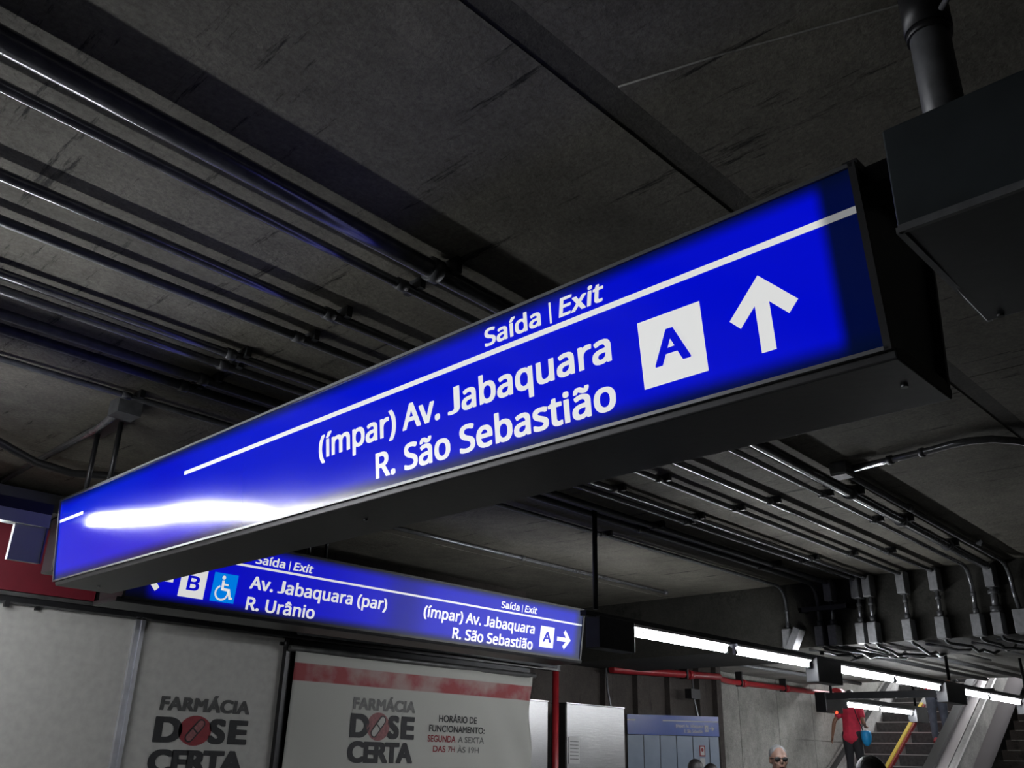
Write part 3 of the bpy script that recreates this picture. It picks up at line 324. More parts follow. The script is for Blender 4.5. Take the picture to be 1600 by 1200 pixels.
# end cap: thin shell edges round a recessed plate
b = NB(); prism(b, [(1.76, 2.41), (1.705, 2.82), (2.112, 2.82), (2.058, 2.41)], 'y', 0.636, 0.646); obj('end_plate', b, 'duct', sign)
b = NB()
prism(b, [(1.742, 2.396), (1.687, 2.828), (1.70, 2.828), (1.757, 2.396)], 'y', 0.620, 0.648)
prism(b, [(2.062, 2.396), (2.117, 2.828), (2.130, 2.828), (2.076, 2.396)], 'y', 0.620, 0.648)
prism(b, [(1.69, 2.822), (1.69, 2.846), (2.128, 2.846), (2.128, 2.822)], 'y', 0.614, 0.648)
obj('end_frame', b, 'black', sign)
b = NB(); prism(b, [(1.752, 2.378), (1.744, 2.404), (1.80, 2.418), (2.03, 2.418), (2.064, 2.404), (2.054, 2.378)], 'y', 0.612, 5.10); obj('bottom_tray', b, 'black', sign, bevel=0.004)
for y in (0.66, 2.6, 4.9):
    b = NB(); tube(b, [(1.90, y, 2.372), (1.90, y, 2.379)], 0.008, 10); obj('screw', b, 'silver', sign)
b = NB(); P = [F1(0.004, 0.012), F1(4.452, 0.012), F1(4.452, 0.988), F1(0.004, 0.988)]
n = F1(0, 0, 1) - F1(0, 0, 0)
A = [b.verts.new(p + n * 0.004) for p in P]; B_ = [b.verts.new(p - n * 0.004) for p in P]
b.faces.new(A); b.faces.new(B_[::-1])
for i in range(4): b.faces.new((A[i], A[(i + 1) % 4], B_[(i + 1) % 4], B_[i]))
face = obj('face_panel', b, 's1blue', sign, 'glossy blue backlit film, dark at its near end')
def trim1(s0, s1_, t0, t1, m='silver', nm='face_trim', lab=None):
    b = NB(); Q = [F1(s0, t0), F1(s1_, t0), F1(s1_, t1), F1(s0, t1)]
    A = [b.verts.new(p + n * 0.012) for p in Q]; B2 = [b.verts.new(p - n * 0.004) for p in Q]
    b.faces.new(A); b.faces.new(B2[::-1])
    for i in range(4): b.faces.new((A[i], A[(i + 1) % 4], B2[(i + 1) % 4], B2[i]))
    return obj(nm, b, m, sign, lab)
trim1(-0.004, 4.46, -0.010, 0.010); trim1(-0.004, 4.46, 0.988, 1.010); trim1(-0.008, 0.004, -0.010, 1.010); trim1(4.45, 4.466, -0.012, 1.012, 'black')
f1 = lambda s, y: F1(s, y / 0.426, 0.0055)
def part1(nm, fn, m='s1white', lab=None):
    b = NB(); fn(b); return obj(nm, b, m, sign, lab)
T = 0.426
part1('rule_line', lambda b: (flat_poly(b, [(0.010, .711 * T), (0.318, .711 * T), (0.318, .749 * T), (0.010, .749 * T)], f1)), lab='short white line at the far end')
part1('rule_line', lambda b: [flat_poly(b, [(1.404 + 3.046 * k / 12, (.712 + .022 * k / 12) * T), (1.404 + 3.046 * (k + 1) / 12, (.712 + .022 * (k + 1) / 12) * T), (1.404 + 3.046 * (k + 1) / 12, (.752 + .022 * (k + 1) / 12) * T), (1.404 + 3.046 * k / 12, (.752 + .022 * k / 12) * T)], f1) for k in range(12)], lab='long white line under the word Exit')
def exit_words(b, x0, x1, y0, cap, fm):
    w = x1 - x0
    text(b, 'A', 'Saída', x0, x0 + w * .50, y0, cap, fm)
    flat_poly(b, [(x0 + w * .572, y0 - cap * .12), (x0 + w * .588, y0 - cap * .12), (x0 + w * .588, y0 + cap * 1.02), (x0 + w * .572, y0 + cap * 1.02)], fm)
    text(b, 'A', 'Exit', x0 + w * .645, x1 - cap * .12, y0, cap, fm, shear=0.18)
part1('heading_lettering', lambda b: exit_words(b, 3.292, 3.752, .802 * T, .130 * T, f1))
part1('street_lettering', lambda b: text(b, 'A', '(ímpar) Av. Jabaquara', 2.423, 3.757, .398 * T, .200 * T, f1, space=70))
part1('street_lettering', lambda b: text(b, 'A', 'R. São Sebastião', 2.750, 3.757, .092 * T, .200 * T, f1, space=70))
part1('route_square', lambda b: flat_poly(b, [(3.848, .154 * T), (4.036, .154 * T), (4.036, .573 * T), (3.848, .573 * T)], f1))
f1b = lambda s, y: F1(s, y / T, 0.008)
part1('route_letter', lambda b: text(b, 'A', 'A', 3.890, 3.995, .262 * T, .212 * T, f1b), 's1blue')
def arrow(b, tx, ty, L, aw, w, fm, ang):
    """arrow with its tip at (tx, ty): shaft length L, barbs aw long, stroke w, pointing at angle ang"""
    ca, sa = math.cos(ang), math.sin(ang); g = lambda x, y: fm(tx + x * ca - y * sa, ty + x * sa + y * ca)
    r = w * 0.7071
    flat_poly(b, [(0, 0), (-aw, aw), (-aw - r, aw - r), (-2 * r - w / 2, w / 2), (-2 * r - w / 2 + .0001, -w / 2), (-aw - r, -aw + r), (-aw, -aw)], g)
    flat_poly(b, [(-2 * r - w / 2, w / 2), (-L, w / 2), (-L, -w / 2), (-2 * r - w / 2, -w / 2)], g)
part1('arrow', lambda b: arrow(b, 4.197, .598 * T, .438 * T, 0.088, 0.037, f1, math.pi / 2))
# hangers to the ceiling
for y, x in ((4.92, 1.74), (4.62, 1.74)):
    b = NB(); tube(b, [(x, y, 2.84), (x, y, 3.22)], 0.014 if y > 4 else 0.016, 10); obj('hanger_rod', b, 'black', sign)
b = NB(); bx(b, 1.70, 1.78, 4.55, 5.02, 3.185, 3.22); obj('ceiling_bracket', b, 'black', sign)
b = NB(); bx(b, 1.74, 1.84, -0.9, 0.70, 2.80, 2.85); obj('support_arm', b, 'black', sign)

# ================================================================ THE SECOND SIGN (runs along X)
def F2(x, t, off=0.0): return Vector((x, 5.3 - 0.055 * t - 0.9918 * off, 2.4 + 0.426 * t - 0.128 * off))
sign2 = thing('hanging_exit_sign', 'smaller-looking blue backlit exit sign behind, with routes B and A and a wheelchair symbol', 'sign', (4.25, 5.47, 2.37), 'illuminated hanging exit signs')
b = NB(); prism(b, [(5.306, 2.402), (5.252, 2.824), (5.26, 2.842), (5.678, 2.842), (5.686, 2.824), (5.632, 2.402), (5.62, 2.384), (5.314, 2.384)], 'x', 2.20, 6.315); obj('housing', b, 'black', sign2, bevel=0.004)
b = NB(); prism(b, [(5.312, 2.374), (5.300, 2.402), (5.636, 2.402), (5.628, 2.374)], 'x', 2.17, 6.345); obj('bottom_tray', b, 'black', sign2, bevel=0.004)
b = NB(); quad(b, F2(2.205, .015, .002), F2(6.300, .015, .002), F2(6.300, .985, .002), F2(2.205, .985, .002))
obj('face_panel', b, 's2blue', sign2, 'blue backlit film, dark at both ends')
for a in ((2.195, 6.31, -0.015, 0.02), (2.195, 6.31, 0.98, 1.015), (2.195, 2.21, -.015, 1.015), (6.296, 6.315, -.015, 1.015)):
    b = NB(); Q = [F2(a[0], a[2], .01), F2(a[1], a[2], .01), F2(a[1], a[3], .01), F2(a[0], a[3], .01)]; Q2 = [F2(a[0], a[2], -.004), F2(a[1], a[2], -.004), F2(a[1], a[3], -.004), F2(a[0], a[3], -.004)]
    A = [b.verts.new(p) for p in Q]; B2 = [b.verts.new(p) for p in Q2]; b.faces.new(A); b.faces.new(B2[::-1])
    for i in range(4): b.faces.new((A[i], A[(i + 1) % 4], B2[(i + 1) % 4], B2[i]))
    obj('face_trim', b, 'dark', sign2)
f2 = lambda x, y: F2(x, y / T, 0.005)
f2b = lambda x, y: F2(x, y / T, 0.009)
def part2(nm, fn, m='s2white', lab=None):
    b = NB(); fn(b); return obj(nm, b, m, sign2, lab)
part2('rule_line', lambda b: flat_poly(b, [(2.30, .674 * T), (6.292, .674 * T), (6.292, .708 * T), (2.30, .708 * T)], f2))
part2('heading_lettering', lambda b: exit_words(b, 2.998, 3.440, .745 * T, .125 * T, f2))
part2('heading_lettering', lambda b: exit_words(b, 5.265, 5.696, .750 * T, .125 * T, f2))
part2('street_lettering', lambda b: text(b, 'A', 'Av. Jabaquara (par)', 2.990, 4.110, .368 * T, .190 * T, f2, space=70))
part2('street_lettering', lambda b: text(b, 'A', 'R. Urânio', 2.990, 3.512, .062 * T, .190 * T, f2, space=70))
part2('street_lettering', lambda b: text(b, 'A', '(ímpar) Av. Jabaquara', 4.460, 5.690, .368 * T, .190 * T, f2, space=70))
part2('street_lettering', lambda b: text(b, 'A', 'R. São Sebastião', 4.776, 5.684, .072 * T, .190 * T, f2, space=70))
part2('route_square', lambda b: flat_poly(b, [(2.525, .115 * T), (2.692, .115 * T), (2.692, .52 * T), (2.525, .52 * T)], f2))
part2('route_letter', lambda b: text(b, 'A', 'B', 2.568, 2.650, .215 * T, .205 * T, f2b), 's2blue')
part2('route_square', lambda b: flat_poly(b, [(5.762, .15 * T), (5.937, .15 * T), (5.937, .55 * T), (5.762, .55 * T)], f2))
part2('route_letter', lambda b: text(b, 'A', 'A', 5.796, 5.902, .252 * T, .200 * T, f2b), 's2blue')
part2('arrow', lambda b: arrow(b, 6.160, .352 * T, .180, 0.080, 0.034, f2, 0))
part2('arrow', lambda b: arrow(b, 2.300, .325 * T, .180, 0.080, 0.034, f2, math.pi))
part2('access_square', lambda b: flat_poly(b, [(2.736, .115 * T), (2.901, .115 * T), (2.901, .525 * T), (2.736, .525 * T)], f2), 's2cyan', 'sky blue square with the wheelchair symbol')
def wheelchair(b):
    X, Y, U = 2.736, .115 * T, 0.165
    f = lambda x, y: f2b(X + x * U, Y + y * U)
    disc(b, .40, .90, .075, .075, f)
    stroke(b, .40, .80, .42, .46, .10, f); stroke(b, .37, .48, .72, .46, .10, f); stroke(b, .68, .50, .80, .14, .10, f); stroke(b, .78, .16, .90, .19, .07, f)
    stroke(b, .42, .66, .64, .64, .07, f)
    ring(b, .42, .34, .22, .29, math.radians(115), math.radians(385), f)
part2('wheelchair_symbol', wheelchair)
for x in (2.6, 3.6):
    for y in (5.36, 5.58):
        b = NB(); tube(b, [(x, y, 2.84), (x, y, 3.22)], 0.013, 10); obj('hanger_rod', b, 'black', sign2)

# ================================================================ DARK HOUSING TOP RIGHT
dh = thing('hanging_equipment_housing', 'dark unlit metal box overhead at the top right, hung from a thick round pipe', 'housing', (1.40, -0.2, 2.33))
b = NB(); prism(b, [(1.2, 2.338), (1.2, 2.512), (1.215, 2.52), (1.57, 2.52), (1.58, 2.51), (1.58, 2.33), (1.572, 2.322), (1.208, 2.332)], 'y', -1.3, 0.392); obj('body', b, 'duct', dh, bevel=0.003)
b = NB(); bx(b, 1.198, 1.585, 0.384, 0.394, 2.326, 2.336); bx(b, 1.196, 1.204, -1.3, 0.39, 2.326, 2.338); obj('edge_trim', b, 'galvdull', dh)
for x in (1.56,):
    b = NB(); tube(b, [(x, 0.365, 2.318), (x, 0.365, 2.326)], 0.006, 8); obj('screw', b, 'rubber', dh)
b = NB(); tube(b, [(1.485, 0.37, 2.50), (1.485, 0.37, 3.22)], 0.036, 20); obj('support_pipe', b, 'galvdull', dh)
b = NB(); tube(b, [(1.485, 0.37, 2.885), (1.485, 0.37, 2.90)], 0.041, 20); tube(b, [(1.485, 0.37, 2.90), (1.485, 0.37, 3.0)], 0.043, 20); obj('pipe_sleeve', b, 'black', dh)
b = NB(); tube(b, [(1.44, 0.33, 2.90), (1.40, 0.29, 2.90)], 0.006, 8); obj('sleeve_bolt', b, 'galvdull', dh)
p2 = thing('hanging_post', 'black square post hanging from the ceiling in the top right corner', 'post', (1.62, 0.02, 2.52))
b = NB(); bx(b, 1.58, 1.68, -0.06, 0.075, 2.53, 3.20); obj('post', b, 'black', p2)
b = NB(); bx(b, 1.50, 1.76, -0.14, 0.15, 3.20, 3.22); obj('ceiling_plate', b, 'black', p2)

# ================================================================ CEILING CONDUITS
def conduit(y0, y1, r, label, clamps, drop=None, xs=-2.0, m='galv', box=True, zc=None, ext=True):
    """a conduit along X under the ceiling; at the beam it turns down, through pull boxes, and on under the beam"""
    zc = zc or (3.22 - 0.022 - r)
    t = thing('ceiling_conduit', label, 'conduit', (3.0, (y0 + y1) / 2, zc), 'metal conduits under the concrete ceiling')
    yy = lambda x: y0 + (y1 - y0) * (x - 0.0) / 8.0
    xe = 8.12
    b = NB()
    pts = [(xs + (xe - 0.16 - xs) * k / 10, yy(xs + (xe - 0.16 - xs) * k / 10), zc) for k in range(11)]
    ye = yy(xe)
    if box:
        pts.append((xe - 0.03, ye, zc)); tube(b, pts, r, 14); obj('pipe', b, m, t)
        b = NB(); bx(b, xe - 0.045, xe + 0.075, ye - 0.038, ye + 0.038, zc - 0.17, zc + 0.025); pb = obj('pull_box', b, 'box', t, bevel=0.006)
        b = NB(); bx(b, xe - 0.052, xe - 0.045, ye - 0.034, ye + 0.034, zc - 0.16, zc + 0.012); obj('box_lid', b, 'box', pb)
        top = zc - 0.17
        b = NB(); tube(b, [(xe + 0.02, ye, top + .01), (xe + 0.02, ye, 2.80)], max(r * .85, .017), 12); obj('drop_pipe', b, 'galv', t)
    else:
        pts += arc(pts[-1], (xe + 0.02, ye, zc), (xe + 0.02, ye, zc - 0.22), 6)[1:]
        pts.append((xe + 0.02, ye, 2.80)); tube(b, pts, r, 14); obj('pipe', b, m, t)
    b = NB(); tube(b, [(xe + 0.02, ye, 2.94), (xe + 0.02, ye, 2.97)], r * 1.25, 12); obj('coupling', b, 'galvdull', t)
    b = NB(); tube(b, [(xe + 0.02, ye, 2.79), (xe + 0.02, ye, 2.84)], r * 1.35, 12); obj('coupling', b, 'galvdull', t)
    b = NB(); bx(b, xe - 0.035, xe + 0.08, ye - 0.040, ye + 0.040, 2.61, 2.79); pb = obj('pull_box', b, 'box', t, bevel=0.006)
    b = NB(); bx(b, xe - 0.042, xe - 0.035, ye - 0.036, ye + 0.036, 2.62, 2.78); obj('box_lid', b, 'box', pb)
    if ext:
        b = NB(); z = 2.585
        w1, w2 = random.uniform(-.08, .08), random.uniform(-.25, .25)
        tube(b, arc((xe + .04, ye, 2.62), (xe + .04, ye, z), (xe + .16, ye, z), 4) + [(xe + .45, ye + w1, z), (xe + .60, ye + w1, z - .03), (xe + .75, ye + w1, z), (9.2, ye + w2, z), (9.5, ye + w2, 2.66), (9.75, ye + w2, 2.94), (13.5, ye + w2, 2.96)], 0.014, 8)
        obj('flexible_tail', b, 'galvdull', t)
    for cx in clamps:
        b = NB(); tube(b, [(cx - 0.022, yy(cx), zc), (cx + 0.022, yy(cx), zc)], r * 1.28, 14); cp = obj('coupling', b, 'galvdull', t)
        b = NB(); bx(b, cx + 0.05, cx + 0.075, yy(cx) - r - 0.03, yy(cx) + r + 0.03, zc - 0.004, 3.22); obj('saddle_clamp', b, 'dark', t)
    return t
conduit(2.06, 2.37, 0.035, 'thickest ceiling conduit, nearest to the camera, shiny along its lower side', (1.75, 5.30, 6.15, 7.1), box=True)
conduit(2.26, 2.53, 0.018, 'thin shiny ceiling conduit right beside the thickest one', (1.76, 5.28, 6.1), box=False)
conduit(2.685, 2.82, 0.020, 'third ceiling conduit from the camera, with wide ceiling gaps on both sides', (1.72, 5.22, 7.12))
conduit(2.96, 3.10, 0.018, 'fourth ceiling conduit from the camera, dark and dull', (1.76, 4.36, 5.25, 7.05), m='galvdull')
conduit(3.345, 3.41, 0.019, 'fifth ceiling conduit from the camera, first of two bright ones side by side', (1.66, 4.36, 5.28, 7.02))
conduit(3.485, 3.52, 0.019, 'sixth ceiling conduit from the camera, second of two bright ones side by side', (1.70, 5.35, 7.05))
conduit(3.69, 3.78, 0.022, 'seventh ceiling conduit from the camera, first of a dull pair', (1.72, 5.3, 7.06), m='galvdull')
conduit(3.84, 3.91, 0.022, 'eighth ceiling conduit from the camera, second of a dull pair', (1.70, 5.3, 7.06), m='galvdull', box=False)
conduit(4.20, 4.24, 0.015, 'thin lone ceiling conduit that drops to the small floodlight', (1.58, 5.3), m='galvdull', box=False, ext=False)
# conduit starting at a junction box, and the one that curves away from it
t = thing('ceiling_conduit', 'short ceiling conduit starting at the junction box right of the big sign', 'conduit', (4.92, 2.12, 3.18), 'metal conduits under the concrete ceiling')
b = NB(); bx(b, 4.83, 4.94, 2.07, 2.17, 3.145, 3.22); jb = obj('junction_box', b, 'box', t, bevel=0.008)
b = NB(); bx(b, 4.835, 4.935, 2.075, 2.165, 3.139, 3.146); obj('box_lid', b, 'box', jb)
b = NB(); pts = [(4.95, 2.12, 3.175), (7.9, 2.22, 3.175)]; pts += arc(pts[-1], (8.13, 2.22, 3.175), (8.13, 2.22, 2.95), 6)[1:] + [(8.13, 2.2, 2.80)]
tube(b, pts, 0.018, 12); obj('pipe', b, 'galv', t)
for cx in (5.9, 7.2):
    b = NB(); tube(b, [(cx, 2.14, 3.175), (cx + .04, 2.14, 3.175)], 0.024, 12); obj('coupling', b, 'galvdull', t)
b = NB(); bx(b, 8.09, 8.2, 2.15, 2.25, 2.61, 2.80); obj('pull_box', b, 'box', t, bevel=0.006)
t = thing('ceiling_conduit', 'grey ceiling conduit curving from the junction box to the right edge', 'conduit', (4.87, 1.5, 3.18), 'metal conduits under the concrete ceiling')
b = NB(); tube(b, [(4.91, 2.06, 3.185), (4.86, 1.62, 3.185), (4.83, 1.48, 3.185), (4.83, 1.40, 3.185), (4.87, 1.30, 3.185), (4.97, 1.22, 3.185), (5.6, 0.9, 3.185), (7.0, 0.4, 3.185)], 0.020, 12); obj('pipe', b, 'galv', t)
for p, q in (((4.885, 1.85, 3.185), (4.882, 1.82, 3.185)), ((4.865, 1.665, 3.185), (4.862, 1.64, 3.185))):
    b = NB(); tube(b, [p, q], 0.026, 12); obj('coupling', b, 'galvdull', t)
# conduits on the left and middle
t = thing('ceiling_conduit', 'grey ceiling conduit running away toward the red fascia at the left edge', 'conduit', (1.69, 5.5, 3.19), 'metal conduits under the concrete ceiling')
b = NB(); tube(b, [(1.66, 4.42, 3.19), (1.70, 4.82, 3.19), (1.72, 6.6, 3.19)], 0.020, 12); obj('pipe', b, 'galv', t)
b = NB(); bx(b, 1.60, 1.72, 4.33, 4.45, 3.14, 3.22); obj('junction_box', b, 'galvdull', t)
t = thing('ceiling_conduit', 'thin ceiling conduit above the second sign, ending in mid ceiling', 'conduit', (5.2, 5.36, 3.19), 'metal conduits under the concrete ceiling')
b = NB(); tube(b, [(2.5, 5.36, 3.195), (7.76, 5.37, 3.195)], 0.017, 12); obj('pipe', b, 'galv', t)
for cx in (3.9, 5.6, 7.74):
    b = NB(); tube(b, [(cx, 5.365, 3.195), (cx + .04, 5.365, 3.195)], 0.022, 12); obj('coupling', b, 'galvdull', t)
b = NB(); tube(b, [(0.2, 4.9, 3.17), (0.9, 5.05, 3.15), (1.33, 5.22, 3.11), (1.6, 5.40, 3.09), (1.85, 5.50, 3.10), (2.2, 5.36, 3.13), (2.9, 5.2, 3.17), (4, 5.1, 3.2)], 0.024, 10)
tag(obj('hanging_cable', b, 'rubber', None, loc=(1.6, 5.4, 3.1)), 'thick black cable sagging under the ceiling at the left, behind the hanger rods', 'cable')
# strut clamping two drops, and the small tilted floodlight
b = NB(); bx(b, 8.06, 8.10, 3.58, 4.08, 2.925, 2.965); bx(b, 8.06, 8.2, 3.58, 3.61, 2.925, 2.965); bx(b, 8.06, 8.2, 4.05, 4.08, 2.925, 2.965)
tag(obj('strut_channel', b, 'dark', None, loc=(8.1, 3.83, 2.94)), 'short dark metal strut across the conduits that drop down the beam', 'bracket')
fl = thing('floodlight', 'small tilted grey floodlight on the beam, left of the pull boxes', 'lamp', (8.1, 4.2, 2.66))
b = NB(); bx(b, -0.06, 0.06, -0.035, 0.035, -0.10, 0.10)
bmesh.ops.rotate(b, verts=b.verts, cent=(0, 0, 0), matrix=Matrix.Rotation(math.radians(28), 3, 'X')); bmesh.ops.translate(b, verts=b.verts, vec=(8.08, 4.14, 2.69)); obj('lamp_body', b, 'box', fl, bevel=0.005)
b = NB(); tube(b, [(8.12, 4.19, 2.76), (8.12, 4.22, 2.64), (8.1, 4.30, 2.60), (8.1, 4.28, 2.70)], 0.006, 6); obj('wire_bracket', b, 'galv', fl)
# hanging cable loops under the beam
for i, (x, y, s_) in enumerate([(8.30, 3.95, .25), (8.45, 3.55, .3), (8.4, 2.9, .25), (8.5, 2.55, .2), (8.35, 2.3, .2)]):
    b = NB(); tube(b, [(x, y + .18, 2.61), (x + s_ * .3, y + .05, 2.585), (x + s_ * .6, y - .03, 2.56), (x + s_, y - .10, 2.565), (x + s_ * 1.6, y - .08, 2.61)], 0.012, 8)
    tag(obj('cable_loop', b, 'galv', None, loc=(x, y, 2.59)), ['grey cable loop under the beam, beside the floodlight', 'grey cable loop under the beam, below the two close-set pull boxes', 'grey cable loop under the beam, below the middle pull boxes', 'grey cable loop under the beam, second from the right edge', 'grey cable loop under the beam, at the right edge'][i], 'cable', 'cable loops under the beam')

# ================================================================ LIGHTING ROWS
def lamp(x0, x1, y, z, label, parent_name='fluorescent_lamp', drop=0.0, batten=True):
    t = thing('fluorescent_lamp', label, 'lamp', ((x0 + x1) / 2, y, z), 'fluorescent lamps of the hanging rows')
    b = NB(); tube(b, [(x0 + .02, y, z), (x1 - .02, y, z)], 0.0165, 12); obj('tube', b, 'tube', t)
    for xa, xb in ((x0, x0 + .02), (x1 - .02, x1)):
        b = NB(); tube(b, [(xa, y, z), (xb, y, z)], 0.0172, 12); obj('tube_cap', b, 'galv', t)
    if batten:
        b = NB(); prism(b, [(y - .010, z + .027), (y - .034, z + .044), (y - .034, z + .062), (y + .034, z + .062), (y + .034, z + .044), (y + .010, z + .027)], 'x', x0 - .01, x1 + .01); obj('batten', b, 'batten', t)
    b = NB(); bx(b, x0 - .012, x0 + .004, y - .012, y + .012, z - .018, z + .04); obj('lamp_holder', b, 'batten', t)
    b = NB(); bx(b, x1 - .004, x1 + .012, y - .012, y + .012, z - .018, z + .04); obj('lamp_holder', b, 'batten', t)
    return t
z1 = 2.405
ords = ['first, nearest and largest-looking lamp of the main row', 'second lamp of the main row, left of the hanging post', 'third in the main row, above the red pipe end', 'fourth lamp of the main row, above the escalator', 'fifth in the main row, short-looking', 'sixth in the main row, at the right edge']
for (x0, x1), l in zip([(5.14, 6.36), (6.48, 7.70), (8.27, 9.48), (9.53, 10.70), (11.40, 12.24), (12.30, 13.45)], ords): lamp(x0, x1, 3.85, z1, 'lit white fluorescent tube, ' + l)
for (x0, x1), l in zip([(13.24, 14.33), (14.39, 15.60)], ['lit fluorescent tube of the lower short row, left one', 'lit fluorescent tube of the lower short row, right one']): lamp(x0, x1, 6.1, z1, l)
tr = thing('lighting_trunking', 'dark hanging trunking that carries the main lamp row to the right', 'trunking', (9, 3.85, 2.48), 'hanging lighting trunking')
b = NB(); bx(b, 4.62, 14.2, 3.825, 3.875, z1 + .062, z1 + .096); obj('channel', b, 'dark', tr)
for xa, xb in ((4.72, 5.10), (7.75, 8.22), (10.76, 11.34), (13.5, 14.1)):
    b = NB(); bx(b, xa, xb, 3.79, 3.91, 2.27, z1 + .07); obj('ballast_box', b, 'dark', tr, bevel=0.006)
for x in (4.75, 7.98, 11.05, 13.8):
    b = NB(); tube(b, [(x, 3.85, 2.52), (x, 3.85, (3.22 if x < 7 else 2.55) if x < 8 else (2.62 if x < 9.4 else 3.0))], 0.018, 10); obj('hanger_rod', b, 'black', tr)
tr2 = thing('lighting_trunking', 'dark hanging trunking of the lower short lamp row, with a black end box', 'trunking', (14, 6.1, 2.48), 'hanging lighting trunking')
b = NB(); bx(b, 12.5, 16.2, 6.065, 6.135, z1 + .062, z1 + .12); obj('channel', b, 'dark', tr2)
b = NB(); bx(b, 12.45, 12.95, 6.02, 6.18, 2.28, 2.54); eb = obj('end_box', b, 'black', tr2, bevel=0.008)
b = NB(); tube(b, [(12.72, 6.01, 2.29), (12.74, 6.02, 2.28)], 0.02, 8); obj('indicator_light', b, emit('red_indicator', (1, .12, .05), 1.5), eb)
b = NB(); bx(b, 12.98, 13.18, 6.05, 6.15, 2.36, 2.46); obj('ballast_box', b, 'dark', tr2)
b = NB(); bx(b, 15.62, 16.1, 6.03, 6.17, 2.28, 2.48); obj('ballast_box', b, 'dark', tr2)
b = NB(); bx(b, 12.48, 12.56, 3.85, 6.02, 2.44, 2.53); obj('cross_channel', b, 'dark', tr2)
for x, y in ((12.8, 6.1), (15.8, 6.1)):
    b = NB(); tube(b, [(x, y, 2.5), (x, y, 3.0)], 0.02, 10); obj('hanger_rod', b, 'black', tr2)
# main row, stretch left of the large sign: it ends in a grey bracket at the left edge of the picture
trl = thing('lighting_trunking', 'dark trunking with grey end bracket at the left edge before the red fascia', 'trunking', (0, 3.85, 2.5), 'hanging lighting trunking')
b = NB(); bx(b, -5.5, 1.245, 3.828, 3.872, 2.455, 2.50); obj('channel', b, 'dark', trl)
b = NB(); bx(b, -5.5, 1.243, 3.824, 3.876, 2.404, 2.456); obj('lower_lip', b, 'batten', trl)
b = NB(); prism(b, [(3.838, 2.45), (3.838, 2.262), (3.862, 2.262), (3.862, 2.45)], 'x', 1.12, 1.24); obj('end_bracket', b, 'batten', trl)
b = NB(); bx(b, 1.238, 1.245, 3.833, 3.840, 2.262, 2.45); obj('bracket_edge', b, 'silver', trl)
for x in (0.2, -2.2):
    b = NB(); tube(b, [(x, 3.85, 2.50), (x, 3.85, 3.22)], 0.012, 10); obj('hanger_rod', b, 'black', trl)
for k in range(3):
    x1 = 1.05 - k * 1.28; lamp(x1 - 1.2, x1, 3.85, 2.345, ['main-row tube next to the grey bracket, just left of the picture', 'second main-row tube left of the grey bracket, outside the picture', 'third main-row tube left of the grey bracket, outside the picture'][k], batten=False)
# row before the shop front, mirrored in the large sign
trm = thing('lighting_trunking', 'black trunking behind the grey bracket, lamps mirrored in the large sign', 'trunking', (-1, 5.2, 2.8), 'hanging lighting trunking')
b = NB(); bx(b, -5.5, 1.72, 5.14, 5.30, 2.765, 2.865); obj('channel', b, 'black', trm)
b = NB(); bx(b, -5.5, 1.52, 5.02, 5.42, 2.745, 2.767); obj('reflector', b, 'batten', trm)
b = NB(); bx(b, 1.73, 1.96, 5.14, 5.30, 2.46, 2.766); obj('ballast_box', b, 'black', trm, bevel=0.006)
for x in (0.6, -1.0):
    b = NB(); tube(b, [(x, 5.22, 2.86), (x, 5.22, 3.22)], 0.012, 10); obj('hanger_rod', b, 'black', trm)
for k in range(4):
    x1 = 1.50 - k * 1.28; lamp(x1 - 1.2, x1, 5.22, 2.712, ['fluorescent tube mirrored as the white glare at the far end of the large sign', 'second tube of the row mirrored in the large sign', 'third tube of the row mirrored in the large sign', 'fourth tube of the row mirrored in the large sign'][k], batten=False)['group'] = 'lamps of the left row'
# far stairwell tube; the next two lamps are unseen, added to brighten the stairs
for i, (x, y, z) in enumerate([(21.6, 6.5, 3.45), (20.5, 4.9, 5.4), (24, 7.0, 6.2)]):
    lamp(x, x + 1.25, y, z + 0.0, ['thin fluorescent tube far up the stairwell near the right edge', 'unseen lamp added high over the stairs, left of its twin', 'unseen lamp added high over the upper landing'][i])['group'] = 'stairwell lamps'
    
# ================================================================ SHOP FRONT (pharmacy)
YS = 6.4
fw = lambda x, z: Vector((x, YS - 0.004, z))
shop = thing('shop_front', 'closed pharmacy shop front of grey-white panels with black and red lettering', 'shop front', (3.0, YS, 0))
for k, (xa, xb) in enumerate([(-5.2, -3.65), (-3.6, -2.05), (-2.0, -0.45), (-0.4, 1.15), (1.2, 2.775), (2.845, 4.0)]):
    b = NB(); bx(b, xa, xb, YS, YS + .03, 0.05, 2.44); obj('wall_panel', b, 'panel', shop)
for x in (2.81, 1.175, -0.425):
    if x < 2: 
        b = NB(); bx(b, x - .012, x + .012, YS - .001, YS + .02, 0.0, 2.44); obj('joint_strip', b, 'panel', shop); continue
    b = NB(); bx(b, x - .034, x - .008, YS - .030, YS + .02, 0.0, 2.44); bx(b, x + .008, x + .034, YS - .030, YS + .02, 0.0, 2.44); bx(b, x - .01, x + .01, YS - .018, YS + .02, 0, 2.44); obj('mullion', b, 'alu', shop, 'shiny aluminium upright')
b = NB(); bx(b, 3.995, 4.045, YS - .05, YS + .03, 0.0, 2.40); obj('post', b, 'black', shop)
b = NB(); bx(b, 3.93, 4.0, YS - .07, YS - .04, 2.36, 2.385); tube(b, [(3.97, YS - .08, 2.35), (3.97, YS - .08, 2.41)], .018, 8); obj('rod_bracket', b, 'black', shop)
b = NB(); bx(b, -5.2, 7.28, YS - .035, YS + .05, 2.475, 2.50); obj('top_rail', b, 'rail', shop)
b = NB(); bx(b, -5.2, 7.28, YS - .02, YS + .05, 2.435, 2.475); obj('rail_lip', b, 'black', shop)
